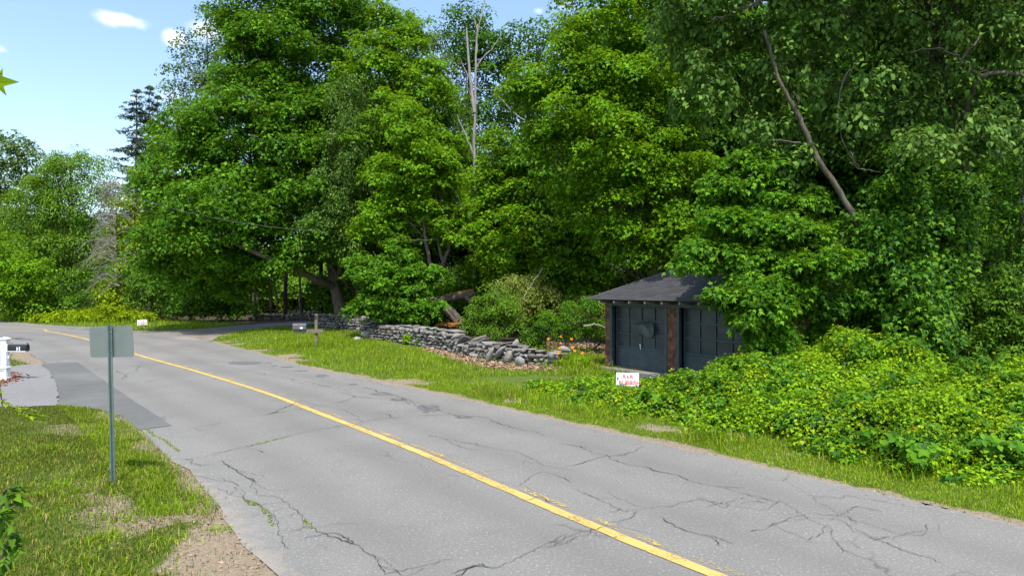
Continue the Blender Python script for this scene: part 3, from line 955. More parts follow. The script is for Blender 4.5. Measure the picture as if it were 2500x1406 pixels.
# ------------------------------------------------------------------ traffic sign seen from behind
b = G(279, 1180)
t = thing('traffic_sign', 'plain grey back of a rounded road sign on a perforated steel post', 'road sign', b)
top = np.array([-.055, 0, 2.43])
yaw = R(-7)
Ms = np.array([(math.cos(yaw), -math.sin(yaw), 0), (math.sin(yaw), math.cos(yaw), 0), (0, 0, 1)])
roll = -.012


def on_post(q):           # local sign frame (x right, y away, z up) leaned along the post
    q = np.array(q, float)
    r = q @ Ms.T
    return r + top * (q[..., 2:3] / 2.43) * [1, 1, 0]


g = Geo()
Z0, Z1, pitch = -.25, 2.43, .0385
for s in (-1, 1):         # the flanges and the webs of the channel
    for (xa, ya, xb, yb) in ((.040, -.030, .024, -.028), (.024, -.028, .017, .0), (.017, .0, .010, .0)):
        q = []
        for z in (Z0, Z1):
            q += [(s * xa, ya, z), (s * xb, yb, z), (s * xb, yb + .004, z), (s * xa, ya + .004, z)]
        g.add(on_post(q), [(0, 1, 5, 4), (1, 2, 6, 5), (2, 3, 7, 6), (3, 0, 4, 7), (4, 5, 6, 7)])
z = Z0
while z < Z1 - .02:
    q = [(-.010, 0, z), (.010, 0, z), (.010, .004, z), (-.010, .004, z)]
    q += [(x, y, min(Z1, zz + .020)) for x, y, zz in q]
    g.add(on_post(q), [(0, 1, 2, 3), (4, 5, 6, 7), (0, 1, 5, 4), (2, 3, 7, 6)])
    z += pitch
g.make('post', M['post_steel'], t, local=True)
g = Geo()
w, h, cz, r = .725, .475, 2.17, .045
ring = []
for cx_, cz_, a0 in ((w / 2 - r, h / 2 - r, 0), (-w / 2 + r, h / 2 - r, 90), (-w / 2 + r, -h / 2 + r, 180), (w / 2 - r, -h / 2 + r, 270)):
    for k in range(7):
        a = R(a0 + 15 * k); ring.append((cx_ + r * math.cos(a), cz_ + r * math.sin(a)))
n = len(ring)
tilt = R(1.6)
rr = [(x * math.cos(tilt) - zz * math.sin(tilt), x * math.sin(tilt) + zz * math.cos(tilt) + cz) for x, zz in ring]
V = [(x, .006, zz) for x, zz in rr] + [(x, .009, zz) for x, zz in rr]
g.add(on_post(V), [tuple(range(n))[::-1], tuple(range(n, 2 * n))] + [(i, (i + 1) % n, n + (i + 1) % n, n + i) for i in range(n)])
g.make('sign_panel', M['steel'], t, local=True)
for zz in (2.03, 2.32):
    g = Geo(); c = on_post([(0, -.004, zz)])[0]
    g.tube([c + [0, .004, 0], c - [0, .008, 0]], .013, 6)
    g.make('bolt', M['steel'], t, local=True)

# ------------------------------------------------------------------ white mailbox post with a black box
b = G(12.5, 926)
t = thing('white_post_mailbox', 'black mailbox numbered 2 on a white panelled post in red mulch', 'mailbox', b)
s_ = F / b[1]
g = Geo()
for zc, d, hh in ((.03, .262, .06), (.075, .245, .03), (.22, .215, .28), (.385, .262, .04), (.415, .235, .025), (.86, .185, .88), (1.30, .20, .02), (1.325, .25, .03)):
    g.box((0, 0, zc), (d, d, hh))
k = len(g.v)
g.add([(-.125, -.125, 1.34), (.125, -.125, 1.34), (.125, .125, 1.34), (-.125, .125, 1.34), (0, 0, 1.40)], [(0, 1, 4), (1, 2, 4), (2, 3, 4), (3, 0, 4), (3, 2, 1, 0)])
g.make('post', M['white_pvc'], t, .006, local=True)
for zc, d, hh, wd in ((.22, .215, .20, .11), (.84, .185, .70, .085)):
    g = Geo()
    for rz in (0, 90):
        for sg in (-1, 1):
            Mz = np.array([(math.cos(R(rz)), -math.sin(R(rz)), 0), (math.sin(R(rz)), math.cos(R(rz)), 0), (0, 0, 1)])
            for (x, zz, dx, dz) in ((-wd / 2, zc, .014, hh), (wd / 2, zc, .014, hh), (0, zc + hh / 2, wd + .014, .014), (0, zc - hh / 2, wd + .014, .0139)):
                g.add((np.array([(x + ax * dx / 2, sg * (d / 2 + ay), zz + az * dz / 2) for ax in (-1, 1) for ay in (-.002, .007) for az in (-1, 1)])) @ Mz.T,
                      [(0, 1, 3, 2), (4, 6, 7, 5), (0, 4, 5, 1), (2, 3, 7, 6), (0, 2, 6, 4), (1, 5, 7, 3)])
    g.make('panel_moulding', M['white_pvc'], t, local=True)
g = Geo(); g.box((.42, 0, .925), (.60, .17, .022)); g.box((.105, 0, 1.05), (.03, .15, .22))
arc = [(.105 + .24 * (1 - math.cos(R(a))), 0, .68 + .235 * math.sin(R(a))) for a in range(0, 91, 10)]
g.tube(arc, .02, 6)
g.make('support_bracket', M['white_pvc'], t, .003, local=True)
prof = [(-.085, .94), (-.085, 1.07)] + [(-.085 * math.cos(R(a)), 1.07 + .085 * math.sin(R(a))) for a in range(15, 180, 15)] + [(.085, 1.07), (.085, .94)]


def extr(prof, x0, x1):
    n = len(prof)
    V = [(x0, y, z) for y, z in prof] + [(x1, y, z) for y, z in prof]
    return V, [tuple(range(n)), tuple(range(n, 2 * n))[::-1]] + [(i, n + i, n + (i + 1) % n, (i + 1) % n) for i in range(n)]


g = Geo(); g.add(*extr(prof, .13, .72)); box_ = g.make('box', M['black_box'], t, .004, local=True)
g = Geo(); g.add(*extr([(y * 1.06, .94 + (z - .94) * 1.03) for y, z in prof], .715, .745)); g.box((.735, 0, 1.185), (.02, .05, .03)); g.make('box_door', M['black_box'], t, .004, local=True)


def text(name, body, size, loc, m, parent, rot=(R(90), 0, 0), ext_=.001, al='CENTER', sx=1.0, off=0.0):
    cu = bpy.data.curves.new(name, 'FONT'); cu.body = body; cu.size = size; cu.extrude = ext_; cu.align_x = al; cu.align_y = 'CENTER'; cu.offset = off
    o = bpy.data.objects.new(name, cu); COL.objects.link(o)
    me = bpy.data.meshes.new_from_object(o); bpy.data.objects.remove(o)
    me.materials.clear(); o = link(name, me, m, parent); o.location = [float(v) for v in loc]; o.rotation_euler = rot; o.scale = (sx, 1, 1)
    return o


g = Geo(); g.box((.49, -.087, 1.005), (.115, .004, .145)); st = g.make('number_plate', M['sticker_white'], t, local=True)
text('number', '2', .18, (.49, -.0905, 1.005), M['ink'], st, off=.004)

# ------------------------------------------------------------------ weathered wooden mailbox post, number 5
b = G(772, 850)
t = thing('wooden_post_mailbox', 'dark grey mailbox on the crossarm of a weathered post numbered 5 in tall grass', 'mailbox', b)
g = Geo(); g.box((0, 0, .78), (.135, .15, 1.72), R(8)); g.make('post', M['post_wood'], t, .008, local=True)
g = Geo(); g.box((-.33, -.115, .83), (1.42, .075, .17)); arm = g.make('crossarm', M['post_wood'], t, .006, local=True)
prof2 = [(-.12, .0), (-.12, .20), (-.09, .27), (.09, .27), (.12, .20), (.12, 0)]
g = Geo(); g.add(*extr([(y - .13, z + .92) for y, z in prof2], -1.06, -.42)); bx = g.make('box', M['grey_box'], t, .008, local=True)
g = Geo(); g.box((-.84, -.262, 1.125), (.22, .012, .03)); g.box((-.77, -.262, 1.112), (.075, .012, .075)); g.make('flag', M['flag_red'], bx, local=True)
g = Geo(); g.box((-.63, -.252, .985), (.12, .004, .085)); g.make('sticker', M['sticker_white'], bx, local=True)
g = Geo(); g.add([(-.76, -.2535, 1.03), (-.69, -.2535, 1.03), (-.69, -.2535, .94), (-.72, -.2535, .94)], [(0, 3, 2, 1)]); g.make('sticker', M['sticker_blue'], bx, local=True)
text('number', '5', .26, (.0, -.093, 1.47), M['ink'], t, rot=(R(90), 0, R(8)), off=.008)


# ------------------------------------------------------------------ yard signs
def yard_sign(px, py, Y, w, h, label, yaw, tilt, zb):
    x = (px - CX) / F * Y; z = float(hgt(np.array([x]), np.array([Y]))[0])
    o = thing('yard_sign', label, 'yard sign', (x, Y, z), 'white roadside yard signs', yaw)
    c, s = math.cos(tilt), math.sin(tilt)
    Mt = np.array([(c, 0, -s), (0, 1, 0), (s, 0, c)])
    g = Geo(); g.box((0, 0, zb + h / 2), (w, .012, h), 0, Mt); p = g.make('panel', M['sign_white'], o, .002, local=True)
    for q in (-1, 1):
        g = Geo(); g.tube([(q * w * .3, .008, -.15), (q * w * .3, .008, zb + h * .5)], .004, 5); g.make('wire_leg', M['steel'], o, local=True)
    Rt = (R(90), -tilt, 0)
    for nm, body, sz, xx, zz, m_, sx in (('lettering', 'R', .155, -.105, .74, 'red_ink', 1.15), ('lettering', '&', .10, -.0, .73, 'red_ink', 1), ('lettering', 'R', .155, .105, .74, 'red_ink', 1.15),
                                         ('lettering', 'RUBBISH', .165, .055, .37, 'red_ink', .98)):
        q = Mt @ np.array([xx * w / .66, -.0075, zb + zz * h])
        text(nm, body, sz * w / .66, q, M[m_], p, rot=Rt, off=.0025, sx=sx)
    # little black truck sketch and the small print at the foot
    for (xx, zz, dx, dz) in ((-.27, .92, .02, .04), (-.25, .78, .035, .012), (-.25, .70, .04, .012), (-.285, .62, .03, .07), (-.24, .60, .015, .012)):
        g = Geo(); g.box((xx * w / .66, -.0075, zb + zz * h), (dx, .003, dz), 0, Mt); g.make('ink_mark', M['ink'], p, local=True)
    g = Geo(); g.box(Mt @ np.array([0, -.0075, zb + .12 * h]), (.40, .003, .028), 0, Mt); g.make('small_print', M['ink'], p, local=True)
    return o


yard_sign(1532, 945, 18.8, .62, .44, 'white yard sign with red lettering half buried in vines before the garage', R(-6), R(-.8), .07)
yard_sign(347, 797, 52.0, .72, .44, 'small white yard sign with red lettering on the far verge of the bend', R(8), R(2), .06)


# ------------------------------------------------------------------ dry stone walls
def ico(sub=1):
    import bmesh
    bm = bmesh.new(); bmesh.ops.create_icosphere(bm, subdivisions=sub, radius=1)
    V = np.array([v.co[:] for v in bm.verts]); Q = np.array([[v.index for v in f.verts] for f in bm.faces]); bm.free()
    return V, Q


IV, IQ = ico(2)


def rock(c, d, ang=0.0, tilt=0.0, roll=0.0, rough=.14, pw=.42):
    v = np.sign(IV) * np.abs(IV) ** pw
    a, b_, c_ = rng.random(3) * 10
    v = v * (1 + rough * (vnoise(IV[:, 0] * 1.6 + a, IV[:, 1] * 1.6 + b_ + IV[:, 2] * 2.3, 1, 3) - .5) * 2)[:, None]
    for _ in range(14):       # knock off a few corners so the stone is faceted
        n = rdir(1)[0]; k = rng.uniform(.58, .92)
        ov = np.maximum(v @ n - k, 0); v = v - ov[:, None] * n
    v = v * (np.array(d) / 2 * .92)
    def rot(ax, t):
        k, q = math.cos(t), math.sin(t)
        return {0: np.array([(1, 0, 0), (0, k, -q), (0, q, k)]), 1: np.array([(k, 0, q), (0, 1, 0), (-q, 0, k)]), 2: np.array([(k, -q, 0), (q, k, 0), (0, 0, 1)])}[ax]
    v = v @ (rot(2, ang) @ rot(1, tilt) @ rot(0, roll)).T
    return v + np.array(c), IQ


def wall(name, label, path, hs, depth, size=.26, slab=True, messy=(2, 2), mess=.5):
    """courses of stones along a line of ground points with the heights hs; messy = stretch (0..1) where it has slumped"""
    p = np.array(path)
    seg = np.linalg.norm(np.diff(p[:, :2], axis=0), axis=1); cum = np.r_[0, np.cumsum(seg)]; L = cum[-1]
    at_ = lambda s: np.array([np.interp(s, cum, p[:, i]) for i in range(3)])
    o = thing(name, label, 'stone wall', at_(L / 2))
    d0 = (p[-1] - p[0])[:2] / np.linalg.norm((p[-1] - p[0])[:2]); ang = math.atan2(d0[1], d0[0]); nin = np.array([-d0[1], d0[0]])
    if nin @ np.array([0, 1]) < 0: nin = -nin
    B = Bag(); caps = Bag()
    H = lambda s: np.interp(s / L, np.linspace(0, 1, len(hs)), hs)
    for row in range(2):
        z = 0.0; s_phase = 0
        level = 0
        while z < max(hs):
            hh = size * rng.uniform(.62, 1.1)
            s = rng.uniform(-.1, .1)
            while s < L:
                w = size * rng.uniform(.6, 1.45)
                ms = messy[0] < s / L < messy[1]
                if z + hh * .5 < H(s + w / 2) - (.06 if slab else 0):
                    c = at_(s + w / 2); h2 = hh * rng.uniform(.7, 1.35)
                    off = (row - .5) * depth * .52 + rng.normal(0, .03)
                    q = np.array([c[0] + nin[0] * off, c[1] + nin[1] * off, c[2] + z + hh / 2 + rng.normal(0, .015)])
                    tl = rng.normal(0, .24) if not ms else rng.normal(-.35, .5 * mess)
                    B.add(*rock(q, (w * 1.06, depth * .56, h2 * 1.08), ang + rng.normal(0, .12), tl, rng.normal(0, .12)))
                s += w * .97
            z += hh * .92; level += 1
    s = 0.0
    while slab and s < L:
        w = rng.uniform(.35, .75); c = at_(s + w / 2); ms = messy[0] < s / L < messy[1]
        caps.add(*rock(np.array([c[0], c[1], c[2] + H(s + w / 2)]) + [0, 0, rng.uniform(-.02, .03)], (w * 1.1, depth * rng.uniform(.75, 1.05), rng.uniform(.08, .15)), ang + rng.normal(0, .15),
                       rng.normal(0, .05) if not ms else rng.normal(-.3, .35), rng.normal(0, .06), .10, .5))
        s += w * .85
    B.make('stonework', M['stone'], o)
    if slab: caps.make('capstones', M['stone'], o)
    return o


pa = [G(912, 829), G(988, 836), G(1074, 851), G(1117, 857)]
wall('stone_wall', 'standing grey dry stone wall topped with flat slabs behind the verge grass', pa, [.74, .86, .90, .88], .8, .215)
pb = [G(1105, 857), G(1182, 873), G(1258, 884), G(1312, 891), G(1376, 893)]
wall('stone_wall', 'slumped grey stone wall end with tilted slabs beside the daylilies', pb, [.75, .50, .62, .64, .60, .42], .9, .22, True, (.02, .62), .9)
pm = [G(779, 803), G(840, 806), G(908, 813)]
wall('stone_wall', 'shaded stone wall standing behind the post numbered 5', pm, [1.05, 1.0, .85], .8, .24, False)
pf = [G(608, 783), G(690, 781), G(765, 781), G(800, 781)]
wall('stone_wall', 'far stone wall under the dark trunks beyond the gravel drive', pf, [.35, .6, .75, .8], .8, .36, False)


def boulder(px, py, d, label, m, ang=0.0, tilt=0.0, name='boulder', dz=0.0, dY=0.0, group=None, pw=.6):
    c = G(px, py); c[1] += dY
    o = thing(name, label, 'boulder' if name == 'boulder' else 'stone', c, group)
    V, Q = rock((0, 0, d[2] * .40 + dz), d, ang, tilt, rng.normal(0, .1), .2, pw)
    part('stone_body', V, Q, m, o, False, True)
    return o


boulder(896, 829, (.95, .7, .62), 'large tan boulder at the broken end of the slab-topped wall', M['stone_tan'], .3, .15)
boulder(921, 828, (.45, .4, .72), 'upright rusty tan stone leaning on the slab-topped wall', M['stone_tan'], .2, .35)
boulder(872, 832, (.52, .42, .30), 'low pale grey boulder in the grass before the shaded wall', M['stone_pale'], .9, -.1)
boulder(1196, 886, (.34, .22, .82), 'thin grey slab leaning forward on the slumped wall', M['stone'], -.8, .62, 'fallen_slab')
boulder(1222, 884, (.26, .3, .95), 'long dark slab tipped beside the rusty stone of the slumped wall', M['stone'], -.8, .75, 'fallen_slab')
boulder(1245, 886, (.62, .5, .6), 'rusty brown block propping the raised slab', M['stone_tan'], .3, .1, 'fallen_slab')
boulder(1252, 884, (.30, .5, 1.15), 'tall rounded slab sticking up above the slumped wall', M['stone'], -.8, .62, 'fallen_slab', .05, .5)
boulder(1125, 858, (.28, .3, .72), 'pale slab leaning where the standing wall breaks off', M['stone_pale'], -.8, .45, 'fallen_slab')
boulder(1160, 874, (.55, .3, .22), 'flat grey stone fallen on the leaf litter', M['stone'], -.5, .1, 'fallen_slab')
boulder(1380, 891, (.55, .5, .34), 'pale rounded stone capping the end of the wall by the lilies', M['stone_pale'], .3, 0, 'fallen_slab', .40, .3)
boulder(1270, 892, (.40, .36, .40), 'small rounded grey stone at the foot of the slumped wall', M['stone_pale'], .3, 0, 'fallen_slab')

# ------------------------------------------------------------------ garage
W_, D_ = 6.4, 6.2
C0 = np.array([3.30, 24.1, .02])
th = math.atan2(-.84, .54)
t = thing('garage', 'low hip-roofed cedar shingle garage with two navy doors sunk in vines', 'garage', C0, None, th)
g = Geo(); g.box((W_ / 2, D_ / 2 - .12, .13), (W_ + .1, D_ + .45, .20)); g.make('slab', M['concrete'], t, .01, local=True)
ZT = 2.42


def shingles(x0, x1, y, z0, z1, side=None):
    """overlapping shingles on a wall running along local x at depth y (side: running along y at x)"""
    B = Geo(); z = z0; k = 0
    while z < z1:
        x = x0 - rng.uniform(0, .1)
        while x < x1:
            w = rng.uniform(.08, .17); a, b_ = max(x, x0), min(x + w - .006, x1)
            if b_ - a > .015:
                zz = z + rng.normal(0, .006); h = .20; th_ = .014
                q = [(a, -.016, zz), (b_, -.016, zz), (b_, -.002, zz + h), (a, -.002, zz + h), (a, 0, zz), (b_, 0, zz), (b_, .004, zz + h), (a, .004, zz + h)]
                q = [(px, y + py, pz) for px, py, pz in q] if side is None else [(side[0] + side[1] * py, px, pz) for px, py, pz in q]
                B.add(q, [(0, 1, 2, 3), (0, 4, 5, 1), (0, 3, 7, 4), (1, 5, 6, 2)])
            x += w
        z += .128; k += 1
    return B


wl_ = Geo()
for a, b_ in ((0, .25), (2.98, 3.38), (6.1, W_)):
    wl_.box(((a + b_) / 2, .08, 1.42), (b_ - a, .14, 2.30))
wl_.box((W_ / 2, D_ - .08, 1.42), (W_, .14, 2.30)); wl_.box((.07, D_ / 2, 1.42), (.14, D_ - .34, 2.30)); wl_.box((W_ - .07, D_ / 2, 1.42), (.14, D_ - .34, 2.30))
wall_o = wl_.make('wall', M['cedar'], t, local=True)
sh = Geo()
for q in (shingles(0, .25, .01, .27, 2.37), shingles(2.98, 3.38, .01, .27, 2.37), shingles(6.1, W_, .01, .27, 2.37), shingles(.0, D_, 0, .27, 2.37, (-.0, 1)), shingles(.0, D_, 0, .27, 2.37, (W_, -1))):
    sh.add(q.v, q.f)
sh.make('wall_shingles', M['cedar'], wall_o, local=True)
tr = Geo()
for x in (.30, 2.92, 3.44, 6.05): tr.box((x, .045, 1.32), (.11, .13, 2.098))
tr.box((W_ / 2, .05, 2.43), (W_ - .02, .15, .12)); tr.box((W_ / 2, .02, 2.54), (W_, .10, .10))
tr.make('door_trim', M['trim'], t, .006, local=True)


def garage_door(x0, x1, lab, flap):
    o = thing('garage_door', None, None, (0, 0, 0)); o.parent = t
    if lab: o['label'] = lab
    w = x1 - x0; cx_ = (x0 + x1) / 2; z0, z1, y = .255, 2.36, .20
    g = Geo(); g.box((cx_, y + .03, (z0 + z1) / 2), (w, .03, z1 - z0)); g.make('door_panel', M['door'], o, local=True)
    g = Geo(); zr = [z0 + .02, .95, 1.42, 1.89, z1 - .02]
    for k, zz in enumerate(zr): g.box((cx_, y, zz), (w - .01, .045, .055 if k not in (0, 1) else .07))
    for k in range(5):
        x = x0 + .03 + (w - .06) * k / 4
        for a, b_ in zip(zr[1:-1], zr[2:]): g.box((x, y + .002, (a + b_) / 2), (.042 if 0 < k < 4 else .07, .04, b_ - a - .056))
    for s in (x0 + .03, x1 - .03): g.box((s, y + .002, (zr[0] + zr[1]) / 2), (.07, .04, zr[1] - zr[0] - .071))
    g.box((cx_, y + .012, (zr[0] + zr[1]) / 2), (w - .15, .03, zr[1] - zr[0] - .075))
    g.make('door_frame', M['trim'], o, .006, local=True)
    if flap:
        n = 9; V = []
        for j in range(n):
            for i in range(n):
                u, v = i / (n - 1), j / (n - 1)
                x = 1.54 + .72 * u + .03 * math.sin(5 * v); z = 1.40 + .45 * v + .05 * math.sin(7 * u)
                yy = y - .05 - .06 * abs(math.sin(4 * u + 2 * v)) - (.10 * max(0, v - .75) * 4)
                if v > .8 and u < .3: z -= .05
                if j == n - 1 and i == 4: z += .10
                V.append((x, yy, z))
        part('torn_sheet', V, [(j * n + i, j * n + i + 1, (j + 1) * n + i + 1, (j + 1) * n + i) for j in range(n - 1) for i in range(n - 1)], M['flap'], o, False, True)
        g = Geo(); g.tube([(1.60, y - .06, 1.10), (1.62, y - .06, .93)], .012, 6); g.tube([(1.56, y - .06, 1.10), (1.63, y - .05, 1.05)], .010, 6)
        g.make('door_handle', M['sticker_white'], o, local=True)
        g = Geo()
        for k in range(7): g.box((.5 + k * .38, y - .02 + rng.normal(0, .01), .232 + rng.normal(0, .012)), (.40, .10, .035 + .03 * rng.random()), rng.normal(0, .02))
        g.make('rotten_sill', M['rotten'], o, .004, local=True)
    return o


garage_door(.36, 2.86, 'navy door with a torn grey sheet over one pane and a white handle', True)
garage_door(3.50, 5.99, None, False)
# hip roof laid in courses
E = .50; ez, pz_ = 2.58, 4.33
A_ = [(-E, -E), (W_ + E, -E), (W_ + E, D_ + E), (-E, D_ + E)]
rp = [(W_ / 2, D_ / 2 - .02), (W_ / 2, D_ / 2 + .02)]
rf = Geo()
ap = np.array([W_ / 2, D_ / 2, pz_])
for k in range(4):
    a = np.array([*A_[k], ez]); b_ = np.array([*A_[(k + 1) % 4], ez])
    nn = np.cross(b_ - a, ap - a); nn /= np.linalg.norm(nn)
    NC = 26
    for c in range(NC):
        t0, t1 = c / NC, min(1, (c + 1.12) / NC)
        L0, R0 = a + (ap - a) * t0, b_ + (ap - b_) * t0; L1, R1 = a + (ap - a) * t1, b_ + (ap - b_) * t1
        n_ = max(1, int(np.linalg.norm(R0 - L0) / .30)); cut = np.sort(np.r_[0, (np.arange(1, n_) + (.5 if c % 2 else 0)) / n_ + rng.normal(0, .08, n_ - 1) / n_, 1])
        for u0, u1 in zip(cut[:-1], cut[1:]):
            up_ = .016 + rng.normal(0, .0025)
            q = [L0 + (R0 - L0) * u0 + nn * up_, L0 + (R0 - L0) * u1 + nn * up_, L1 + (R1 - L1) * u1 + nn * .003, L1 + (R1 - L1) * u0 + nn * .003, L0 + (R0 - L0) * u0 - nn * .004, L0 + (R0 - L0) * u1 - nn * .004]
            rf.add(q, [(0, 1, 2, 3), (4, 5, 1, 0)])
roof = rf.make('roof', M['roof'], t, local=True)
sf = Geo(); sf.add([(*A_[0], ez - .02), (*A_[1], ez - .02), (*A_[2], ez - .02), (*A_[3], ez - .02)], [(0, 3, 2, 1)])
sf.make('soffit', M['rotten'], roof, local=True)
hp = Geo()
for k in range(4):
    a = np.array([*A_[k], ez + .02]); m_ = 22
    for i in range(m_):
        p0, p1 = a + (ap + [0, 0, .02] - a) * (i / m_), a + (ap + [0, 0, .02] - a) * ((i + 1.1) / m_)
        d = (p1 - p0) / np.linalg.norm(p1 - p0); sd_ = np.cross(d, (0, 0, 1)); sd_ /= np.linalg.norm(sd_)
        q = [p0 + sd_ * .13 - [0, 0, .045], p0 + [0, 0, .022], p0 - sd_ * .13 - [0, 0, .045], p1 + sd_ * .13 - [0, 0, .055], p1 + [0, 0, .006], p1 - sd_ * .13 - [0, 0, .055]]
        hp.add(q, [(0, 1, 4, 3), (1, 2, 5, 4)])
hp.make('ridge_cap', M['roof'], roof, local=True)
for k in range(9):
    g = Geo(); x = .25 + k * .74
    g.add([(x - .026, -.49, ez - .022), (x + .026, -.49, ez - .022), (x + .022, -.02, ez - .025), (x - .022, -.02, ez - .025), (x - .026, -.49, ez - .105), (x + .026, -.49, ez - .105), (x + .022, -.02, ez - .13), (x - .022, -.02, ez - .13)],
          [(0, 1, 2, 3), (4, 7, 6, 5), (0, 4, 5, 1), (1, 5, 6, 2), (0, 3, 7, 4)])
    g.make('rafter_tail', M['rafter'], roof, local=True)

# pale building glimpsed through the leaves left of the garage roof
c = np.array([9.5, 76, .3])
t = thing('house', 'pale house glimpsed through leaves beside the garage roof', 'house', c)
g = Geo(); g.box((0, 0, 1.9), (12, 7, 3.8)); g.make('wall', M['house_wall'], t, local=True)
g = Geo(); g.add([(-6.5, -4, 3.85), (6.5, -4, 3.85), (6.5, 4, 3.85), (-6.5, 4, 3.85), (-6.5, 0, 6.2), (6.5, 0, 6.2)], [(0, 1, 5, 4), (2, 3, 4, 5), (0, 4, 3), (1, 2, 5), (0, 3, 2, 1)]); g.make('roof', M['roof'], t, local=True)
for x in (-4, -1.2, 2.4, 4.6):
    g = Geo(); g.box((x, -3.52, 2.3), (1.0, .06, 1.5)); w_ = g.make('window', M['dark_glass'], t, local=True)
    g = Geo()
    for dx, dz, sx, sz in ((0, .79, 1.16, .08), (0, -.79, 1.16, .08), (-.54, 0, .08, 1.5), (.54, 0, .08, 1.5)): g.box((x + dx, -3.56, 2.3 + dz), (sx, .06, sz))
    g.make('window_frame', M['white_pvc'], w_, local=True)

# ------------------------------------------------------------------ broken trunk and fallen log behind the wall
Y0 = 38.8
base = G(1122, 806); base[1] = Y0
base = P(1122, 800, Y0)
t = thing('broken_trunk', 'grey trunk snapped over with torn orange wood behind the stone wall', 'broken tree', base)
tb = Tubes(); tb.add(wob([P(1124, 806, Y0), P(1122, 785, Y0), P(1104, 762, Y0), P(1076, 742, Y0), P(1040, 735, Y0)], .015, 5), np.linspace(.20, .26, 21), 12)
tb.add(wob([P(1112, 788, Y0 - .2), P(1098, 770, Y0 - .2), P(1082, 752, Y0 - .1)], .012, 5), np.linspace(.10, .20, 11), 8)
tb.make('trunk', M['bark'], t)
sp = Bag()
for k in range(26):
    u = rng.random()
    a = P(1094 + 28 * u, 790 + 8 * rng.random(), Y0 - .28 + .25 * rng.random()); b_ = a + np.array([rng.normal(.16, .16), rng.normal(0, .05), rng.uniform(.10, .5)])
    sp.add(*tube([a, .5 * (a + b_) + rng.normal(0, .015, 3), b_], [.045, .035, .004], 5))
for k in range(14):
    a = P(1062 + 40 * rng.random(), 790 + 6 * rng.random(), Y0 - .35); b_ = a + np.array([rng.uniform(.3, .8), rng.normal(0, .05), rng.normal(.02, .07)])
    sp.add(*tube([a, .5 * (a + b_), b_], [.03, .05, .006], 5))
sp.make('splintered_wood', M['splinter'], t)
Yl = 39.2
t = thing('fallen_log', 'split log with an orange torn top lying across the snapped trunk', 'log', P(1120, 725, Yl))
tb = Tubes(); tb.add(wob([P(1062, 731, Yl), P(1090, 729, Yl), P(1125, 722, Yl), P(1158, 715, Yl)], .012, 6), np.r_[np.linspace(.20, .24, 10), np.linspace(.24, .20, 9)], 12)
tb.add(wob([P(1132, 722, Yl), P(1142, 730, Yl - .2), P(1152, 737, Yl - .3)], .01, 4), [.13, .14, .15, .15, .15, .14, .14, .13, .12], 9)
tb.make('trunk', M['bark'], t)
sp = Bag()
for k in range(34):
    u = rng.random(); a = P(1085 + 62 * u, 721 - 11 * u, Yl - .12 + .2 * rng.random()); L = rng.uniform(.2, .6)
    b_ = a + np.array([L, rng.normal(0, .03), L * .17 + rng.normal(0, .025)])
    sp.add(*tube([a, .5 * (a + b_) + [0, 0, .02], b_], [.03, .055, .008], 5))
sp.make('splintered_wood', M['splinter'], t)

# overhead cable between the trees
t = thing('utility_cable', 'thin grey cable sagging across the dark face of the big maple', 'cable', P(470, 516, 41))
tb = Tubes(); u = np.linspace(0, 1, 40)
p0, p1 = P(330, 484, 40.5), P(800, 566, 37.5)
tb.add([p0 + (p1 - p0) * k + np.array([0, 0, -.35 * 4 * k * (1 - k)]) for k in u], .013, 5)
tb.make('wire', M['wire'], t)
# ------------------------------------------------------------------ trees
def tree(name, label, cat, base, lobes, Y, rc, m, trunk=None, r=(.3, .1), ns=12, nl=14, size=.2, tmpl=T_MAPLE, bk='bark', nlimb=24, group=None, zlo=.25, dens=2.0, thin=1.0, hang=0.0,
         spread=.5, flatten=.75, up=.7, extra=(), rlimb=.08, depth=.85, low=-.2, back=.5, inner=.12):
    base = np.array(base, float)
    o = thing(name, label, cat, base, group)
    cl, rr = lobe_clumps(lobes, Y, rc, dens, back, depth, inner)
    ok = cl[:, 2] > float(base[2]) + .2
    cl, rr = cl[ok], rr[ok]
    tb = Tubes()
    if trunk is None:
        top = cl[np.argsort(cl[:, 2])[-max(3, len(cl) // 12):]].mean(0)
        trunk = [base + [0, 0, -.2], base * .8 + top * .2 + rng.normal(0, .2, 3) * [1, 1, 0], base * .45 + top * .55, top]
    tr = wob(trunk, .03, 6)
    tb.add(tr, np.linspace(r[0], r[1], len(tr)) * (1 + .35 * np.exp(-np.arange(len(tr)) * 1.2)), 10)
    limbs(tb, tr, cl, min(nlimb, len(cl)), rlimb, zlo)
    for pts, r0, r1 in extra:
        q = wob(pts, .02, 6); tb.add(q, np.linspace(r0, r1, len(q)), 8)
    tb.make('trunk', M[bk], o)
    V, Q = foliage(cl, rr, ns, nl, size, tmpl, hang, spread, flatten, up, low, thin)
    part('crown', V, Q, M[m], o)
    return o


def gz(px, Y):
    x = (px - CX) / F * Y
    return np.array([x, Y, float(hgt(np.array([x]), np.array([Y]))[0])])


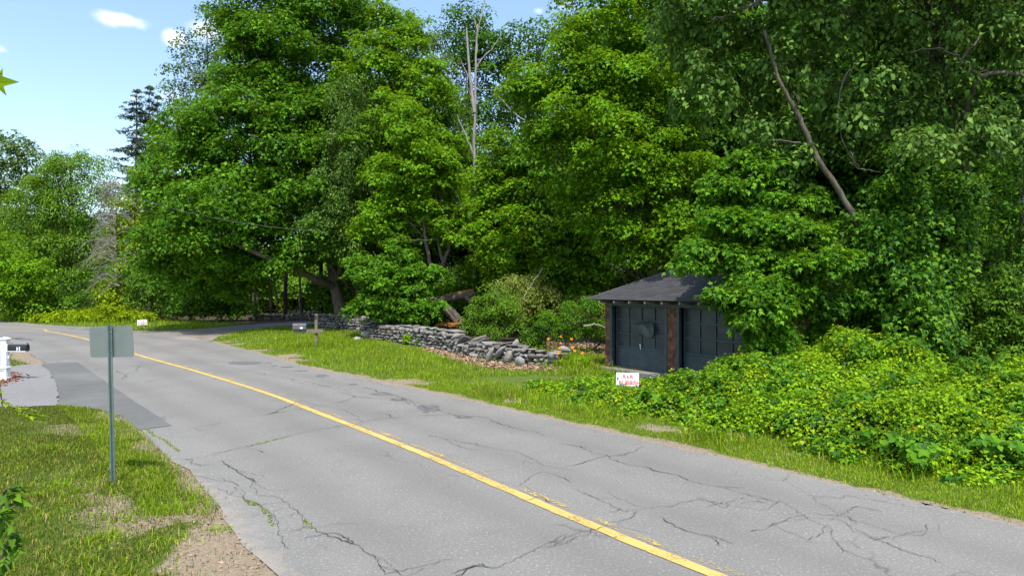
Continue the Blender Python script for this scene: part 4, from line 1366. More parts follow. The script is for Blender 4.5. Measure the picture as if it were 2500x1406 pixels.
# the big maple at the driveway
Ym = 48
tree('maple_tree', 'tall dark-skirted maple whose low limb arches over the gravel driveway', 'tree', gz(835, 46.5),
     [(705, 20, 175, 150), (610, 70, 75, 120, -1), (700, 190, 150, 140, -2), (620, 320, 140, 120, -3), (520, 390, 120, 110, -2), (432, 345, 52, 75, 1), (430, 470, 80, 80, -1),
      (440, 565, 100, 100, -3), (590, 540, 160, 110, -5), (500, 640, 110, 60, -2), (760, 500, 110, 120, -4), (745, 360, 120, 130, -3), (820, 270, 75, 140, 0), (800, 100, 85, 150, 0), (700, 615, 80, 55, -3),
      (860, 50, 40, 70, 1), (640, 210, 90, 100, 1), (545, 690, 90, 40, -1), (640, 640, 90, 40, -4), (785, 590, 70, 60, -5), (400, 650, 60, 45, -1)], Ym, 1.25, 'maple', [P(835, 778, 46.5), P(826, 735, 46.5), P(815, 690, 46.5), P(790, 560, 47), P(740, 350, 48), P(705, 80, 48)], (.48, .12), 16, 17, .235, T_MAPLE, nlimb=18, zlo=.5, spread=.42, dens=1.55, inner=.3,
     extra=[([P(817, 700, 46.5), P(770, 682, 45), P(720, 655, 44), P(660, 632, 43), P(560, 590, 42.5), P(470, 560, 43)], .30, .06), ([P(815, 690, 46.5), P(850, 620, 46), P(880, 560, 46)], .2, .06)], rlimb=.11)
# bright maple right of it
tree('maple_tree', 'bright yellow-green maple with a pointed top right of the tallest crown', 'tree', gz(985, 47),
     [(960, 95, 60, 75), (1010, 110, 40, 60, 1), (925, 200, 75, 110, -1), (1010, 230, 80, 110, -1), (1062, 320, 70, 110, 0), (960, 370, 95, 130, -3), (1045, 460, 75, 90, -2), (905, 500, 80, 110, -1), (900, 610, 70, 90, 0), (1000, 560, 80, 70, 0)],
     46.5, 1.0, 'maple_bright', None, (.28, .06), 15, 16, .22, T_MAPLE, nlimb=30)
# grey-green drooping tree between the two
tree('elm_tree', 'grey-green tree with drooping sprays between the dark and the bright maple', 'tree', gz(872, 47),
     [(850, 225, 42, 55), (880, 310, 62, 70), (835, 395, 50, 75, -1), (900, 300, 45, 60, 1), (805, 470, 48, 60, -1), (870, 440, 55, 60), (790, 545, 45, 50, -1), (850, 560, 50, 60, 0)],
     43, .75, 'elm', None, (.16, .04), 12, 16, .19, T_LANCE, nlimb=24, hang=.9, spread=.55, flatten=.6, up=.5, thin=.8)
# forked leaning maple
Yf = 38.5
bs = gz(1000, Yf)
tree('young_maple', 'slender forked maple leaning right with pale bare stems above the snapped trunk', 'tree', bs,
     [(1000, 330, 42, 60), (995, 290, 22, 40), (1035, 420, 70, 80), (960, 450, 60, 60, .5), (1085, 500, 65, 60), (930, 550, 60, 45, .5), (1010, 500, 60, 45, .6), (1165, 585, 75, 28, -.5), (1215, 610, 50, 28, -.5), (1120, 575, 45, 22, -.3)],
     Yf, .62, 'maple_bright', [bs + [0, 0, -.1], P(1035, 690, Yf), P(1075, 655, Yf), P(1098, 600, Yf), P(1120, 570, Yf), P(1165, 560, Yf)], (.16, .05), 12, 14, .19, T_MAPLE, nlimb=16, rlimb=.035,
     extra=[([P(1058, 676, Yf), P(1046, 620, Yf), P(1036, 560, Yf), P(1030, 480, Yf), P(1022, 400, Yf), P(1005, 290, Yf)], .13, .03), ([P(1036, 565, Yf), P(1040, 520, Yf), P(1044, 460, Yf)], .07, .03),
            ([P(1083, 640, Yf), P(1072, 600, Yf), P(1065, 550, Yf), P(1064, 480, Yf), P(1080, 400, Yf)], .10, .03), ([P(1036, 580, Yf), P(1000, 545, Yf), P(955, 515, Yf), P(930, 500, Yf)], .035, .012),
            ([P(1033, 555, Yf), P(1000, 528, Yf), P(960, 500, Yf)], .03, .01), ([P(1050, 645, Yf), P(1085, 648, Yf), P(1110, 665, Yf), P(1128, 690, Yf), P(1165, 698, Yf)], .03, .01),
            ([P(1060, 650, Yf), P(1090, 640, Yf), P(1100, 670, Yf), P(1122, 694, Yf)], .022, .01), ([P(1050, 652, Yf), P(1068, 680, Yf), P(1075, 705, Yf)], .028, .012)])
# low maple spilling over the wall
tree('maple_shrub', 'low bushy maple spilling over the slab-topped wall', 'shrub', gz(965, 39),
     [(955, 640, 60, 45), (1045, 665, 28, 14, -.8), (868, 640, 26, 18, .2), (985, 605, 30, 22, .3), (1030, 775, 40, 12, -1.4), (900, 690, 50, 50), (1000, 680, 50, 45, -.5), (940, 705, 70, 50, -1), (1010, 728, 45, 36, -1), (890, 730, 40, 38, 0), (960, 748, 70, 28, -1), (1045, 745, 32, 22, -1.2)], 37.8, .48, 'maple', None, (.10, .03), 12, 14, .18,
     T_MAPLE, nlimb=22, rlimb=.03, dens=3.0, thin=.85, spread=.6)
# tall backlit trees behind
tree('ash_tree', 'tall thin-leaved tree behind the bleached dead trunk', 'tree', gz(1150, 63), [(1150, 85, 72, 62), (1110, 130, 45, 60), (1200, 130, 50, 60), (1150, 210, 80, 80), (1120, 300, 55, 80), (1205, 290, 60, 90), (1160, 400, 80, 90)],
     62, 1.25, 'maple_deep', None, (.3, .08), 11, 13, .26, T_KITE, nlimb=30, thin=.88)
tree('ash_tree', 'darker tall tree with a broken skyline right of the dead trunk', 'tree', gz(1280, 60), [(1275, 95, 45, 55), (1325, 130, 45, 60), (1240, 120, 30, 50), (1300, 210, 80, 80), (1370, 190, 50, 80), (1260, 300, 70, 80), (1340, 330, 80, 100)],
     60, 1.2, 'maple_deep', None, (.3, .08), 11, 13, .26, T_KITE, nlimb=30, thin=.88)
tree('ash_tree', 'thin gappy tree peeping out left of the dead trunk', 'tree', gz(1070, 58), [(1060, 120, 24, 45), (1075, 200, 40, 60), (1095, 320, 45, 70)], 58, 1.0, 'far', None, (.2, .05), 10, 12, .25, T_KITE, nlimb=14, thin=.7)
# bleached dead trunk
Ys = 42.5
bs = gz(1158, Ys)
o = thing('dead_tree', 'bare bleached dead trunk forking into white tips', 'dead tree', bs)
tb = Tubes()
for pts, r0, r1 in (([bs + [0, 0, -.2], P(1160, 640, Ys), P(1164, 540, Ys), P(1158, 400, Ys), P(1160, 270, Ys), P(1161, 160, Ys), P(1166, 60, Ys)], .17, .04), ([P(1161, 160, Ys), P(1164, 90, Ys), P(1180, 20, Ys), P(1186, -20, Ys)], .06, .02),
                    ([P(1159, 275, Ys), P(1150, 210, Ys), P(1142, 120, Ys), P(1139, 68, Ys)], .11, .05), ([P(1163, 165, Ys), P(1180, 140, Ys), P(1205, 115, Ys), P(1225, 82, Ys)], .055, .018), ([P(1166, 75, Ys), P(1158, 50, Ys), P(1152, 25, Ys)], .045, .015),
                    ([P(1148, 200, Ys), P(1135, 170, Ys), P(1122, 140, Ys)], .04, .012), ([P(1158, 380, Ys), P(1145, 350, Ys), P(1128, 310, Ys), P(1116, 280, Ys)], .07, .02), ([P(1152, 240, Ys), P(1142, 215, Ys), P(1134, 200, Ys)], .03, .012),
                    ([P(1162, 560, Ys), P(1180, 556, Ys), P(1196, 560, Ys)], .06, .03)):
    q = wob(pts, .02, 5); tb.add(q, np.linspace(r0, r1, len(q)), 8)
tb.make('trunk', M['bark_pale'], o)
o = thing('dead_branch', 'long bare branch slanting down into the leaves right of the dead trunk', 'branch', P(1330, 310, 40))
tb = Tubes()
for pts, r0, r1 in (([P(1215, 230, 40), P(1245, 268, 40), P(1290, 300, 40), P(1340, 340, 39.5), P(1395, 388, 39)], .025, .07), ([P(1300, 305, 40), P(1270, 310, 40), P(1235, 300, 40)], .02, .008), ([P(1360, 355, 39.5), P(1330, 365, 39.5), P(1310, 385, 39.5)], .03, .01)):
    q = wob(pts, .03, 5); tb.add(q, np.linspace(r0, r1, len(q)), 6)
tb.make('bare_wood', M['bark_grey'], o)
# middle wood: three young maples in tiers
for lab, bx, lob in (('young maple with airy bright tiers just right of the dead trunk', 1215, [(1200, 400, 50, 70), (1180, 480, 60, 60), (1240, 470, 60, 70), (1260, 560, 80, 50, -1), (1190, 560, 50, 40), (1220, 640, 70, 45, -1), (1285, 640, 60, 40, -1.5)]),
                     ('taller young maple with tiered sprays left of the broad bright maple', 1320, [(1290, 370, 60, 60), (1320, 440, 70, 70), (1290, 510, 70, 60), (1360, 520, 60, 60), (1330, 590, 70, 45, -1), (1310, 670, 80, 40, -1.5)]),
                     ('leafy young maple directly behind the garage roof corner', 1420, [(1390, 560, 70, 60), (1430, 620, 70, 50), (1380, 650, 60, 45, -1), (1450, 670, 50, 35, -1), (1480, 590, 60, 60), (1400, 700, 50, 30, -1.5)])):
    tree('young_maple', lab, 'tree', gz(bx, 43), lob, 42, .72, 'maple_bright' if bx != 1320 else 'maple', None, (.12, .04), 11, 14, .20, T_MAPLE, nlimb=18, rlimb=.04, thin=.85)
# broad bright maple right of centre
Yb = 34
bs = gz(1600, Yb + 2)
tree('maple_tree', 'broad sunlit maple standing behind the garage', 'tree', bs,
     [(1500, 40, 120, 130), (1425, 130, 75, 90, -1), (1345, 190, 70, 80), (1300, 260, 50, 75), (1460, 270, 110, 110, -2), (1600, 170, 110, 130, -1), (1370, 340, 80, 70, 0), (1520, 400, 110, 90, -2), (1630, 370, 100, 120, -1), (1420, 450, 70, 60, 0),
      (1560, 530, 110, 60, -2), (1660, 20, 120, 120), (1480, 560, 70, 45, 0), (1640, 560, 80, 60, -1), (1540, 620, 70, 40, -1)],
     Yb, .9, 'maple_bright', None, (.4, .1), 15, 16, .185, T_MAPLE, nlimb=40, rlimb=.08, dens=1.7,
     extra=[([P(1590, 560, Yb), P(1480, 470, Yb - 1), P(1370, 420, Yb - 1)], .09, .03), ([P(1600, 520, Yb), P(1520, 380, Yb), P(1440, 250, Yb)], .12, .03)])
# the drooping elm at the right, close to the road
Ye = 21
bs = gz(2400, Ye + 6)
tree('elm_tree', 'spreading elm with long drooping grey-green sprays filling the upper right', 'tree', bs,
     [(1700, 60, 100, 110, 1), (1720, 200, 70, 80, 0), (1820, 60, 110, 110), (1810, 240, 90, 80, 0), (1930, 130, 120, 120), (1940, 300, 90, 80, -.5), (2060, 100, 120, 130), (2110, 240, 110, 90, -.5), (2250, 120, 130, 120), (2280, 270, 110, 90), (2400, 80, 110, 120),
      (2420, 250, 110, 100), (2480, 60, 90, 120), (2170, 340, 80, 60, 0), (1880, 420, 60, 50, 0), (2000, 0, 130, 90), (2250, -20, 160, 90), (2540, 240, 90, 120), (1750, -30, 120, 80), (1780, -190, 170, 100, -1), (2060, -200, 170, 110, -2), (2350, -200, 170, 110, -2), (2600, -120, 130, 130, -1), (2220, -410, 190, 120, -3), (2235, 310, 90, 42, -2.6), (2350, 330, 80, 42, -2.6)],  # the lobes high above the frame are unseen, added to shade what lies below
     Ye, .46, 'elm', [bs + [0, 0, -.2], P(2370, 500, Ye + 4.5), P(2335, 290, Ye + 2), P(2280, 80, Ye + 1), P(2250, -120, Ye + 1)], (.20, .08), 10, 15,   .185, T_OVAL, nlimb=46, rlimb=.04, hang=1.2, spread=.5, flatten=.6, up=.4, thin=.9, dens=5.2,
     extra=[([P(2340, 320, Ye + .5), P(2370, 230, Ye - .5), P(2405, 185, Ye - 1), P(2460, 178, Ye - 1), P(2520, 190, Ye - 1)], .085, .05), ([P(2400, 187, Ye - 1), P(2350, 150, Ye - 1.2), P(2390, 90, Ye - 1.2), P(2385, 30, Ye - 1)], .06, .02),
            ([P(1740, 50, Ye - 1), P(1800, 25, Ye - 1), P(1870, 0, Ye - 1), P(1960, -20, Ye)], .03, .07), ([P(2350, 150, Ye - 1.2), P(2300, 120, Ye - 1.4), P(2220, 130, Ye - 1.5)], .035, .012),
            ([P(2100, 140, Ye - 1), P(2060, 200, Ye - 1.3), P(2045, 300, Ye - 1.3), P(2085, 400, Ye - 1.2), P(2130, 420, Ye - 1.2)], .022, .01), ([P(2075, 370, Ye - 1.3), P(2100, 410, Ye - 1.3), P(2150, 420, Ye - 1.3)], .016, .006)])
# leaning broken trunk
o = thing('leaning_trunk', 'bare grey broken trunk leaning left out of the vine tower', 'dead tree', gz(2190, 20.6))
tb = Tubes()
yl = 19.85
for pts, r0, r1 in (([gz(2190, 20.6) + [0, 0, -.1], P(2150, 690, 20), P(2095, 552, yl), P(2050, 470, yl), P(1995, 385, yl), P(1970, 330, yl), P(1940, 265, yl), P(1905, 205, yl), P(1885, 140, yl), P(1866, 75, yl)], .105, .04),
                    ([P(1955, 350, yl), P(1920, 345, yl), P(1880, 342, yl)], .03, .012), ([P(1942, 270, yl), P(1950, 240, yl - .2), P(1935, 225, yl - .3)], .035, .012)):
    q = wob(pts, .012, 5); tb.add(q, np.linspace(r0, r1, len(q)), 9)
tb.make('trunk', M['bark'], o)
# vine tower
tree('vine_tower', 'tall column of big creeper leaves smothering a trunk right of the garage', 'vine-covered tree', gz(2235, 20.5),
     [(2230, 380, 45, 60), (2190, 480, 55, 60), (2150, 560, 65, 65, -.2), (2240, 590, 65, 80), (2140, 630, 40, 45, 0), (2200, 680, 60, 70, -.4), (2265, 690, 45, 70), (2225, 780, 60, 75, -.4), (2200, 870, 60, 60, -.5), (2270, 860, 45, 80), (2300, 560, 40, 45), (2318, 640, 38, 65, .2), (2325, 490, 50, 50, .2), (2100, 700, 40, 45, .3)],
     20, .40, 'creeper', None, (.28, .10), 13, 13, .155, T_MAPLE, nlimb=16, rlimb=.03, hang=.9, spread=.6, up=.25, dens=1.5, extra=[([P(2262, 780, 19), P(2280, 808, 18.9), P(2293, 835, 18.9)], .022, .018)])
# maple draping over the garage
tree('maple_tree', 'near maple draping bright leafy boughs over the garage roof', 'tree', gz(1985, 21.8),
     [(1850, 420, 90, 45, .6), (1790, 480, 85, 50, .5), (1900, 500, 90, 60, .6), (1830, 560, 90, 45, .2), (1720, 615, 50, 16, -.6), (1780, 640, 65, 26, -.6), (1860, 640, 80, 50, -.3), (1930, 600, 70, 60, .2), (1770, 715, 50, 22, -1.4), (1830, 740, 65, 42, -1.3),
      (1880, 790, 50, 50, -1.3), (1920, 710, 60, 60, -.6), (1960, 780, 50, 60, 0), (1960, 648, 75, 20, -1.2), (2040, 640, 60, 20, -1.3), (1905, 715, 45, 35, -1.6), (1858, 775, 58, 50, -1.75), (1885, 835, 45, 35, -1.75), (1900, 560, 80, 24, -.8), (1790, 540, 60, 22, -.6), (1690, 650, 25, 10, -.8), (1840, 690, 60, 30, -1)],
     20.2, .36, 'maple', None, (.16, .05), 12, 13, .145, T_MAPLE5, nlimb=34, rlimb=.022, spread=.6, dens=1.7)
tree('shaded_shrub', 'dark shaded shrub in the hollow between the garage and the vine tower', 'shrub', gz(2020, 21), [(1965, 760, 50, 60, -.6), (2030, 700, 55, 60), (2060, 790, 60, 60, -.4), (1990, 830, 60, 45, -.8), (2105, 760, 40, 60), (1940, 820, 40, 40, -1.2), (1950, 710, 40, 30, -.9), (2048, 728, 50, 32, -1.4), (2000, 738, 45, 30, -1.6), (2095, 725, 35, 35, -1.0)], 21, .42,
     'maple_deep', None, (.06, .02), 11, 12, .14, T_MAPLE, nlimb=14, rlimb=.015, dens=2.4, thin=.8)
# dim small trees at the right edge
tree('shrub_thicket', 'pale-leaved shrub thicket in front of the dark gap at the right', 'shrub', gz(2440, 22.5), [(2440, 720, 90, 55), (2490, 770, 70, 80), (2400, 800, 80, 55, -.5), (2460, 860, 100, 55, -1), (2370, 870, 60, 45, -.5), (2540, 700, 60, 80)], 22, .42, 'shade', None, (.06, .02), 11, 12, .11,
     T_OVAL, nlimb=24, rlimb=.015, thin=.8)
tree('young_tree', 'loose pale-leaved young tree above the thicket at the right', 'tree', gz(2480, 25), [(2440, 480, 70, 60), (2490, 560, 60, 60), (2480, 400, 60, 50), (2420, 590, 60, 40), (2520, 640, 50, 50)], 24.5, .5, 'maple_deep', None, (.10, .03), 10, 12, .13, T_OVAL, nlimb=24, rlimb=.02, thin=.55, hang=.5)  # darker leaf colour carries the deep shade beside the vine tower

# ---- left-hand trees beyond the bend
tree('locust_tree', 'feathery mid-green locust with a rounded top beyond the bend', 'tree', gz(180, 69), [(180, 415, 65, 42), (130, 455, 55, 45), (235, 440, 35, 45), (90, 510, 65, 55), (200, 520, 75, 65), (150, 600, 90, 60), (60, 600, 70, 60), (230, 610, 60, 60), (100, 680, 90, 50, -1), (200, 690, 70, 45, -1)],
     68, 1.25, 'locust', None, (.28, .08), 14, 15, .27, T_LANCE, nlimb=30, hang=.35, dens=1.5)
tree('yellowish_tree', 'yellow-green bushy tree low at the left edge', 'tree', gz(20, 62), [(40, 660, 70, 45), (-20, 620, 60, 60), (90, 705, 50, 40), (10, 720, 70, 40), (60, 750, 60, 25)], 61, 1.05, 'maple_bright', None, (.16, .05), 12, 14, .25, T_KITE, nlimb=18, thin=.85)
tree('poplar_tree', 'bluish loose-crowned tree standing highest at the left edge', 'tree', gz(20, 86), [(10, 370, 50, 45), (70, 400, 45, 40), (20, 450, 60, 50), (-40, 400, 50, 70), (80, 470, 35, 30), (0, 540, 70, 60), (110, 420, 20, 22)], 85, 1.5, 'far', None, (.35, .1), 11, 12, .36, T_KITE, nlimb=34, thin=.8, dens=1.6)
tree('birch_tree', 'airy tree with sparse leaves and visible twigs behind the big maple', 'tree', gz(520, 74), [(480, 120, 45, 45), (450, 190, 50, 45), (520, 170, 45, 60), (500, 240, 60, 45), (430, 235, 35, 30), (460, 285, 40, 30), (540, 270, 40, 50), (545, 100, 40, 40)], 73, 1.1, 'far', None, (.3, .05), 10, 10, .26, T_KITE, nlimb=80,
     thin=.50, rlimb=.06, dens=1.6)


def conifer(label, px, pyt, Y, half, bot, lean):
    b = gz(px, Y); tp = P(px + lean, pyt, Y)
    o = thing('spruce_tree', label, 'conifer', b, 'thin spruces on the skyline')
    tb = Tubes(); tr = np.array([b, .5 * (b + tp), tp]); tb.add(tr, [.30, .2, .03], 8)
    H = tp[2] - b[2]; cl = []
    z = 1.0
    while z > bot:
        k = 1 - z
        for q in range(int(rng.integers(4, 7))):
            a = rng.random() * 2 * math.pi
            L = half * (k ** .72) * rng.uniform(.55, 1.15) + .25
            s = b + (tp - b) * z
            u = np.array([math.cos(a), math.sin(a), 0])
            pts = [s, s + u * L * .5 + [0, 0, -.12 * L], s + u * L + [0, 0, -.10 * L]]
            pts = np.array(smooth(pts, 4)); tb.add(pts, np.linspace(.075, .025, len(pts)), 4)
            n = max(2, int(L * 3.2))
            tt_ = np.linspace(.35, 1, n)
            for t_ in tt_:
                if rng.random() < (.75 if k < .3 else .5): cl.append(pts[0] * (1 - t_) + pts[-1] * t_ + [0, 0, -.06 * L * math.sin(3.1 * t_)] + rng.normal(0, .08, 3))
        z -= rng.uniform(.022, .036)
    tb.make('trunk', M['bark'], o)
    cl = np.array(cl)
    V, Q = foliage(cl, .27, 4, 7, .24, T_LANCE, .1, .6, .3, .8)
    part('crown', V, Q, M['spruce'], o)


conifer('leaning left thin spruce with long bare lower boughs on the skyline', 330, 222, 80, 7.4, .28, 4)
conifer('tallest thin spruce on the skyline, close beside another', 364, 214, 82, 5.0, .32, 0)
conifer('shortest thin spruce tucked behind the big maple edge', 384, 236, 83, 4.2, .32, 0)
# dead grey twigs draped beside the yellow vine
o = thing('dead_tree', 'leafless grey tree with drooping twigs left of the yellow vine', 'dead tree', gz(290, 60))
tb = Tubes(); tr = [gz(290, 64), P(286, 640, 64), P(280, 540, 64), P(300, 440, 64)]; tb.add(wob(tr, .03, 5), np.linspace(.12, .03, 16), 7)
for k in range(150):
    u = rng.random(); s = P(292 - 10 * math.sin(3 * u), 700 - 250 * u, 60 + rng.normal(0, .3))
    L = rng.uniform(.8, 2.9) * (1.1 - .5 * u); sg = -1 if rng.random() < .8 else 1
    e = s + np.array([sg * L, rng.normal(0, .7), -.5 * L + rng.normal(0, .4) + .3])
    q = wob([s, .5 * (s + e) + [0, 0, .35 * L], e], .05, 4); tb.add(q, np.linspace(.028, .010, len(q)), 4)
    for j in range(2):
        e2 = q[5] + np.array([sg * rng.uniform(.3, 1.0), rng.normal(0, .4), rng.uniform(-.9, .1)]); tb.add(wob([q[5], .5 * (q[5] + e2) + [0, 0, .1], e2], .03, 3), np.linspace(.014, .007, 7), 4)
tb.make('trunk', M['bark_grey'], o)
tree('vine_tree', 'narrow yellow-green vine-covered tree beside the leafless grey one', 'vine-covered tree', gz(318, 62.5), [(305, 500, 26, 40), (320, 560, 40, 55), (300, 620, 35, 50), (330, 660, 45, 50), (310, 720, 50, 40), (340, 450, 22, 40), (270, 730, 40, 30)], 62, .95, 'yellow', None, (.16, .05), 11, 13, .24, T_KITE, nlimb=12, thin=.8, hang=.5)
for lab, bx, Y, lob, m in (('dark rounded shrub at the driveway mouth under the big maple', 470, 57, [(470, 720, 60, 50), (430, 690, 40, 40), (500, 750, 50, 25), (520, 700, 40, 40)], 'maple_deep'),
                           ('grey-leaved shrub beside the far yard sign', 395, 59, [(395, 720, 45, 50), (370, 755, 40, 25), (420, 760, 40, 20), (350, 700, 30, 40)], 'shade'),
                           ('mid-green shrub in the far hedgerow left of the far yard sign', 240, 63, [(240, 735, 55, 40), (200, 755, 40, 25), (280, 750, 40, 30)], 'shade'),
                           ('dark low shrub under the maple skirt, left of the driveway trunks', 575, 58, [(570, 725, 50, 40), (545, 755, 45, 22), (600, 755, 30, 20)], 'maple_deep'),
                           ('dark shrub under the locust beyond the bend', 130, 65, [(130, 720, 60, 45), (80, 745, 40, 30), (170, 750, 50, 30)], 'maple_deep')):
    tree('roadside_shrub', lab, 'shrub', gz(bx, Y), lob, Y, .9, m, None, (.08, .03), 11, 13, .22, T_KITE, nlimb=14, rlimb=.03)
# tall weeds at the far bend
bag2 = Bag()
for px, py, n, r, h in [(70, 790, 160, .9, .9), (110, 792, 200, 1.0, 1.1), (150, 790, 200, 1.1, 1.0), (190, 791, 260, 1.1, 1.5), (220, 792, 260, .9, 1.6), (250, 792, 240, 1.0, 1.0), (285, 792, 200, 1.0, .8), (40, 782, 120, 1.0, .9)]:
    c = G(px, py); x = c[0] + rng.normal(0, r, n); y = c[1] + 3.0 + rng.normal(0, r, n)
    bag2.add(*blades(x, y, hgt(x, y), h * rng.uniform(.4, 1.1, n), np.full(n, .03), .6))
cw = np.concatenate([np.c_[(lambda g_: g_)(np.array([G(px, 792) + [rng.normal(0, .5), 2.5 + rng.normal(0, .6), rng.uniform(.2, h)] for _ in range(16)]))] for px, h in ((100, .9), (130, .9), (160, .8), (60, .6), (205, 1.4), (235, 1.2), (270, .8), (310, .7))])
V, Q = foliage(cw, .42, 8, 10, .2, T_KITE); bag2.add(V, Q)
tag(bag2.make('roadside_weeds', M['yellow']), kind='stuff')

# ---- trunks beyond the far wall and woodland behind, each its own tree made from a few shared crowns
def proto(seed_m, lob, rc, size, tmpl, ns=11, nl=13, thin=.9):
    q = []
    for (x, y, z, a, b_, c) in lob:
        n = int(4 * math.pi * a * c / (rc * rc * 1.7)); q.append(np.array([x, y, z]) + rdir(n) * np.array([a, b_, c]) * rng.uniform(.7, 1, (n, 1)))
    cl_ = np.concatenate(q)
    V, Q = foliage(cl_, rc * rng.uniform(.75, 1.25, len(cl_)), ns, nl, size, tmpl, thin=thin)
    tb = Tubes(); tr = wob([(0, 0, -.2), (.1, 0, 3), (-.1, .1, 7), (0, 0, 11)], .05, 5); tb.add(tr, np.linspace(.22, .07, len(tr)), 8); limbs(tb, tr, cl_, 20, .06)
    Vt, Qt = np.concatenate(tb.V), np.concatenate(tb.Q)
    return np_mesh('crown', V, Q), np_mesh('trunk', Vt, Qt, True)


PR = [proto(1, [(0, 0, 9, 3.6, 3.6, 4.2), (1.5, .5, 12, 2.6, 2.6, 3), (-1.8, 0, 7, 2.6, 2.6, 2.4), (0, -1, 5.2, 3, 2.6, 1.6)], 1.0, .26, T_KITE),
      proto(2, [(0, 0, 10, 3.0, 3.0, 5), (-1.2, .5, 13, 2.2, 2.2, 2.6), (1.6, 0, 7, 2.6, 2.4, 2.4), (-1.4, -.5, 6, 2.2, 2.2, 2)], 1.0, .26, T_KITE),
      proto(3, [(0, 0, 2.2, 2.4, 2.2, 1.9), (1.6, 0, 1.6, 1.6, 1.6, 1.4), (-1.5, .3, 1.7, 1.7, 1.6, 1.5)], .75, .21, T_KITE)]
for me_ in (PR[2][1],):
    pass


def wood_tree(name, label, cat, group, k, px, Y, sc_, leafm, bk='bark_dark', trunk=True, sxy=1.0):
    b = gz(px, Y)
    o = thing(name, label, cat, b, group, rng.random() * 6.28)
    o.scale = (sc_ * sxy, sc_ * sxy, sc_)
    for nm, me_, m_ in (('crown', PR[k][0], leafm), ('trunk', PR[k][1], bk)):
        if nm == 'trunk' and not trunk: continue
        c = bpy.data.objects.new(nm, me_); COL.objects.link(c); c.parent = o
        if not me_.materials: me_.materials.append(M['shade'])
        c.material_slots[0].link = 'OBJECT'; c.material_slots[0].material = M[m_]
    return o


lab_ = 'dark leafy woodland tree closing the gaps behind the nearer trees'
for px, Y, s in ((1700, 42, 1.25), (1850, 38, 1.2), (2000, 36, 1.25), (2150, 34, 1.2), (2300, 33, 1.2), (2440, 32, 1.2), (2560, 31, 1.3), (1780, 50, 1.5), (1960, 48, 1.5), (2120, 46, 1.5), (2280, 44, 1.5), (2420, 43, 1.5), (2560, 42, 1.5), (1560, 50, 1.5), (1460, 54, 1.2),
                 (1330, 54, 1.0), (1230, 54, .95), (1130, 55, .95), (1040, 56, 1.0), (960, 57, 1.3), (880, 58, 1.3), (2680, 36, 1.4), (1640, 60, 1.5)):
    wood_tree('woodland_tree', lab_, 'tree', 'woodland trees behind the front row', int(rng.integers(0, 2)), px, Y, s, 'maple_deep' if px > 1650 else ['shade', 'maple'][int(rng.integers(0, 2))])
lab_ = 'bright bush of the woodland undergrowth between the trunks'
for px, Y, s in ((1150, 44, 1.0), (1220, 46, 1.1), (1290, 45, 1.1), (1360, 46, 1.1), (1440, 47, 1.1), (1540, 46, 1.1), (1090, 47, 1.0), (2380, 27, .9), (2500, 28, 1.0), (2280, 27, .9), (2120, 25.5, .7), (1010, 48, 1.1), (930, 50, 1.2), (860, 52, 1.2), (2600, 25, 1.0), (1640, 44, 1.3), (2230, 32, 1.7), (2340, 31, 1.7), (2440, 30, 1.6), (2540, 30, 1.7), (2130, 33, 1.6), (2050, 31, 1.3), (2300, 38, 2.2), (2420, 37, 2.2), (2530, 36, 2.2)):
    wood_tree('woodland_bush', lab_, 'bush', 'bushes of the woodland undergrowth', 2, px, Y, s, ['shade', 'maple'][int(rng.integers(0, 2))], trunk=False)
lab_ = 'sunlit yellow-green bush far behind the dark trunks of the driveway'
for px, Y, s in ((560, 76, 1.2), (610, 80, 1.3), (660, 78, 1.4), (710, 80, 1.4), (755, 78, 1.4), (800, 80, 1.4), (850, 82, 1.4), (640, 92, 2.2), (740, 92, 2.2), (540, 90, 2.2), (840, 94, 2.2), (480, 82, 1.6)):
    wood_tree('sunlit_bush', lab_, 'bush', 'sunlit bushes beyond the driveway', 2, px, Y, s, ['locust', 'yellow'][int(rng.integers(0, 2))], trunk=False)
lab_ = 'distant green tree of the wooded skyline'
for px, Y, s in ((-120, 100, 1.0), (-30, 98, .95), (60, 100, .9), (150, 98, .85), (240, 98, .85), (320, 104, .9), (400, 100, .9), (470, 104, 1.0), (560, 108, 1.2), (-220, 95, 1.0), (-40, 78, .62), (60, 80, .55), (270, 78, .60), (340, 74, .60), (420, 72, .62), (480, 70, .62), (20, 74, .75), (130, 76, .7), (210, 77, .72), (-60, 70, .7)):
    wood_tree('skyline_tree', lab_, 'tree', 'trees of the far skyline', int(rng.integers(0, 2)), px, Y, s, ['far', 'locust', 'shade'][int(rng.integers(0, 3))])
for px, Y, r, lean, bk, lab in ((783, 53, .20, 0, 'bark_dark', 'thick straight black trunk beside the post numbered 5'), (735, 58, .11, -.3, 'bark', 'slim trunk beyond the far wall, second left of the thick black one'), (697, 60, .20, 0, 'bark_dark', 'ragged dark trunk in the middle of the driveway gap'),
                                (680, 60, .10, -.8, 'bark', 'slim trunk tilting left in the driveway gap'), (660, 61, .12, 0, 'bark_dark', 'upright dark trunk just left of the tilting slim one'), (628, 60, .13, 0, 'bark', 'paler trunk at the left of the driveway gap'), (618, 61, .12, 0, 'bark', 'palest trunk, leftmost in the driveway gap')):
    b = gz(px, Y); o = thing('woodland_tree', lab, 'tree', b, 'trunks in the driveway gap')
    tb = Tubes(); q = wob([b + [0, 0, -.2], b + [lean * .3, 0, 2.5], b + [lean, .2, 6.5], b + [lean, .3, 10]], .03, 5); tb.add(q, np.linspace(r, r * .6, len(q)), 9); tb.make('trunk', M[bk], o)
    cq = q[-1] + rdir(26) * np.array([1.6, 1.6, 2.2]) + [0, 0, .5]
    V, Q = foliage(cq, .9, 9, 11, .26, T_KITE); part('crown', V, Q, M['maple_deep'], o)
# ------------------------------------------------------------------ undergrowth by the road, right
RT = np.array([.62, -.785])


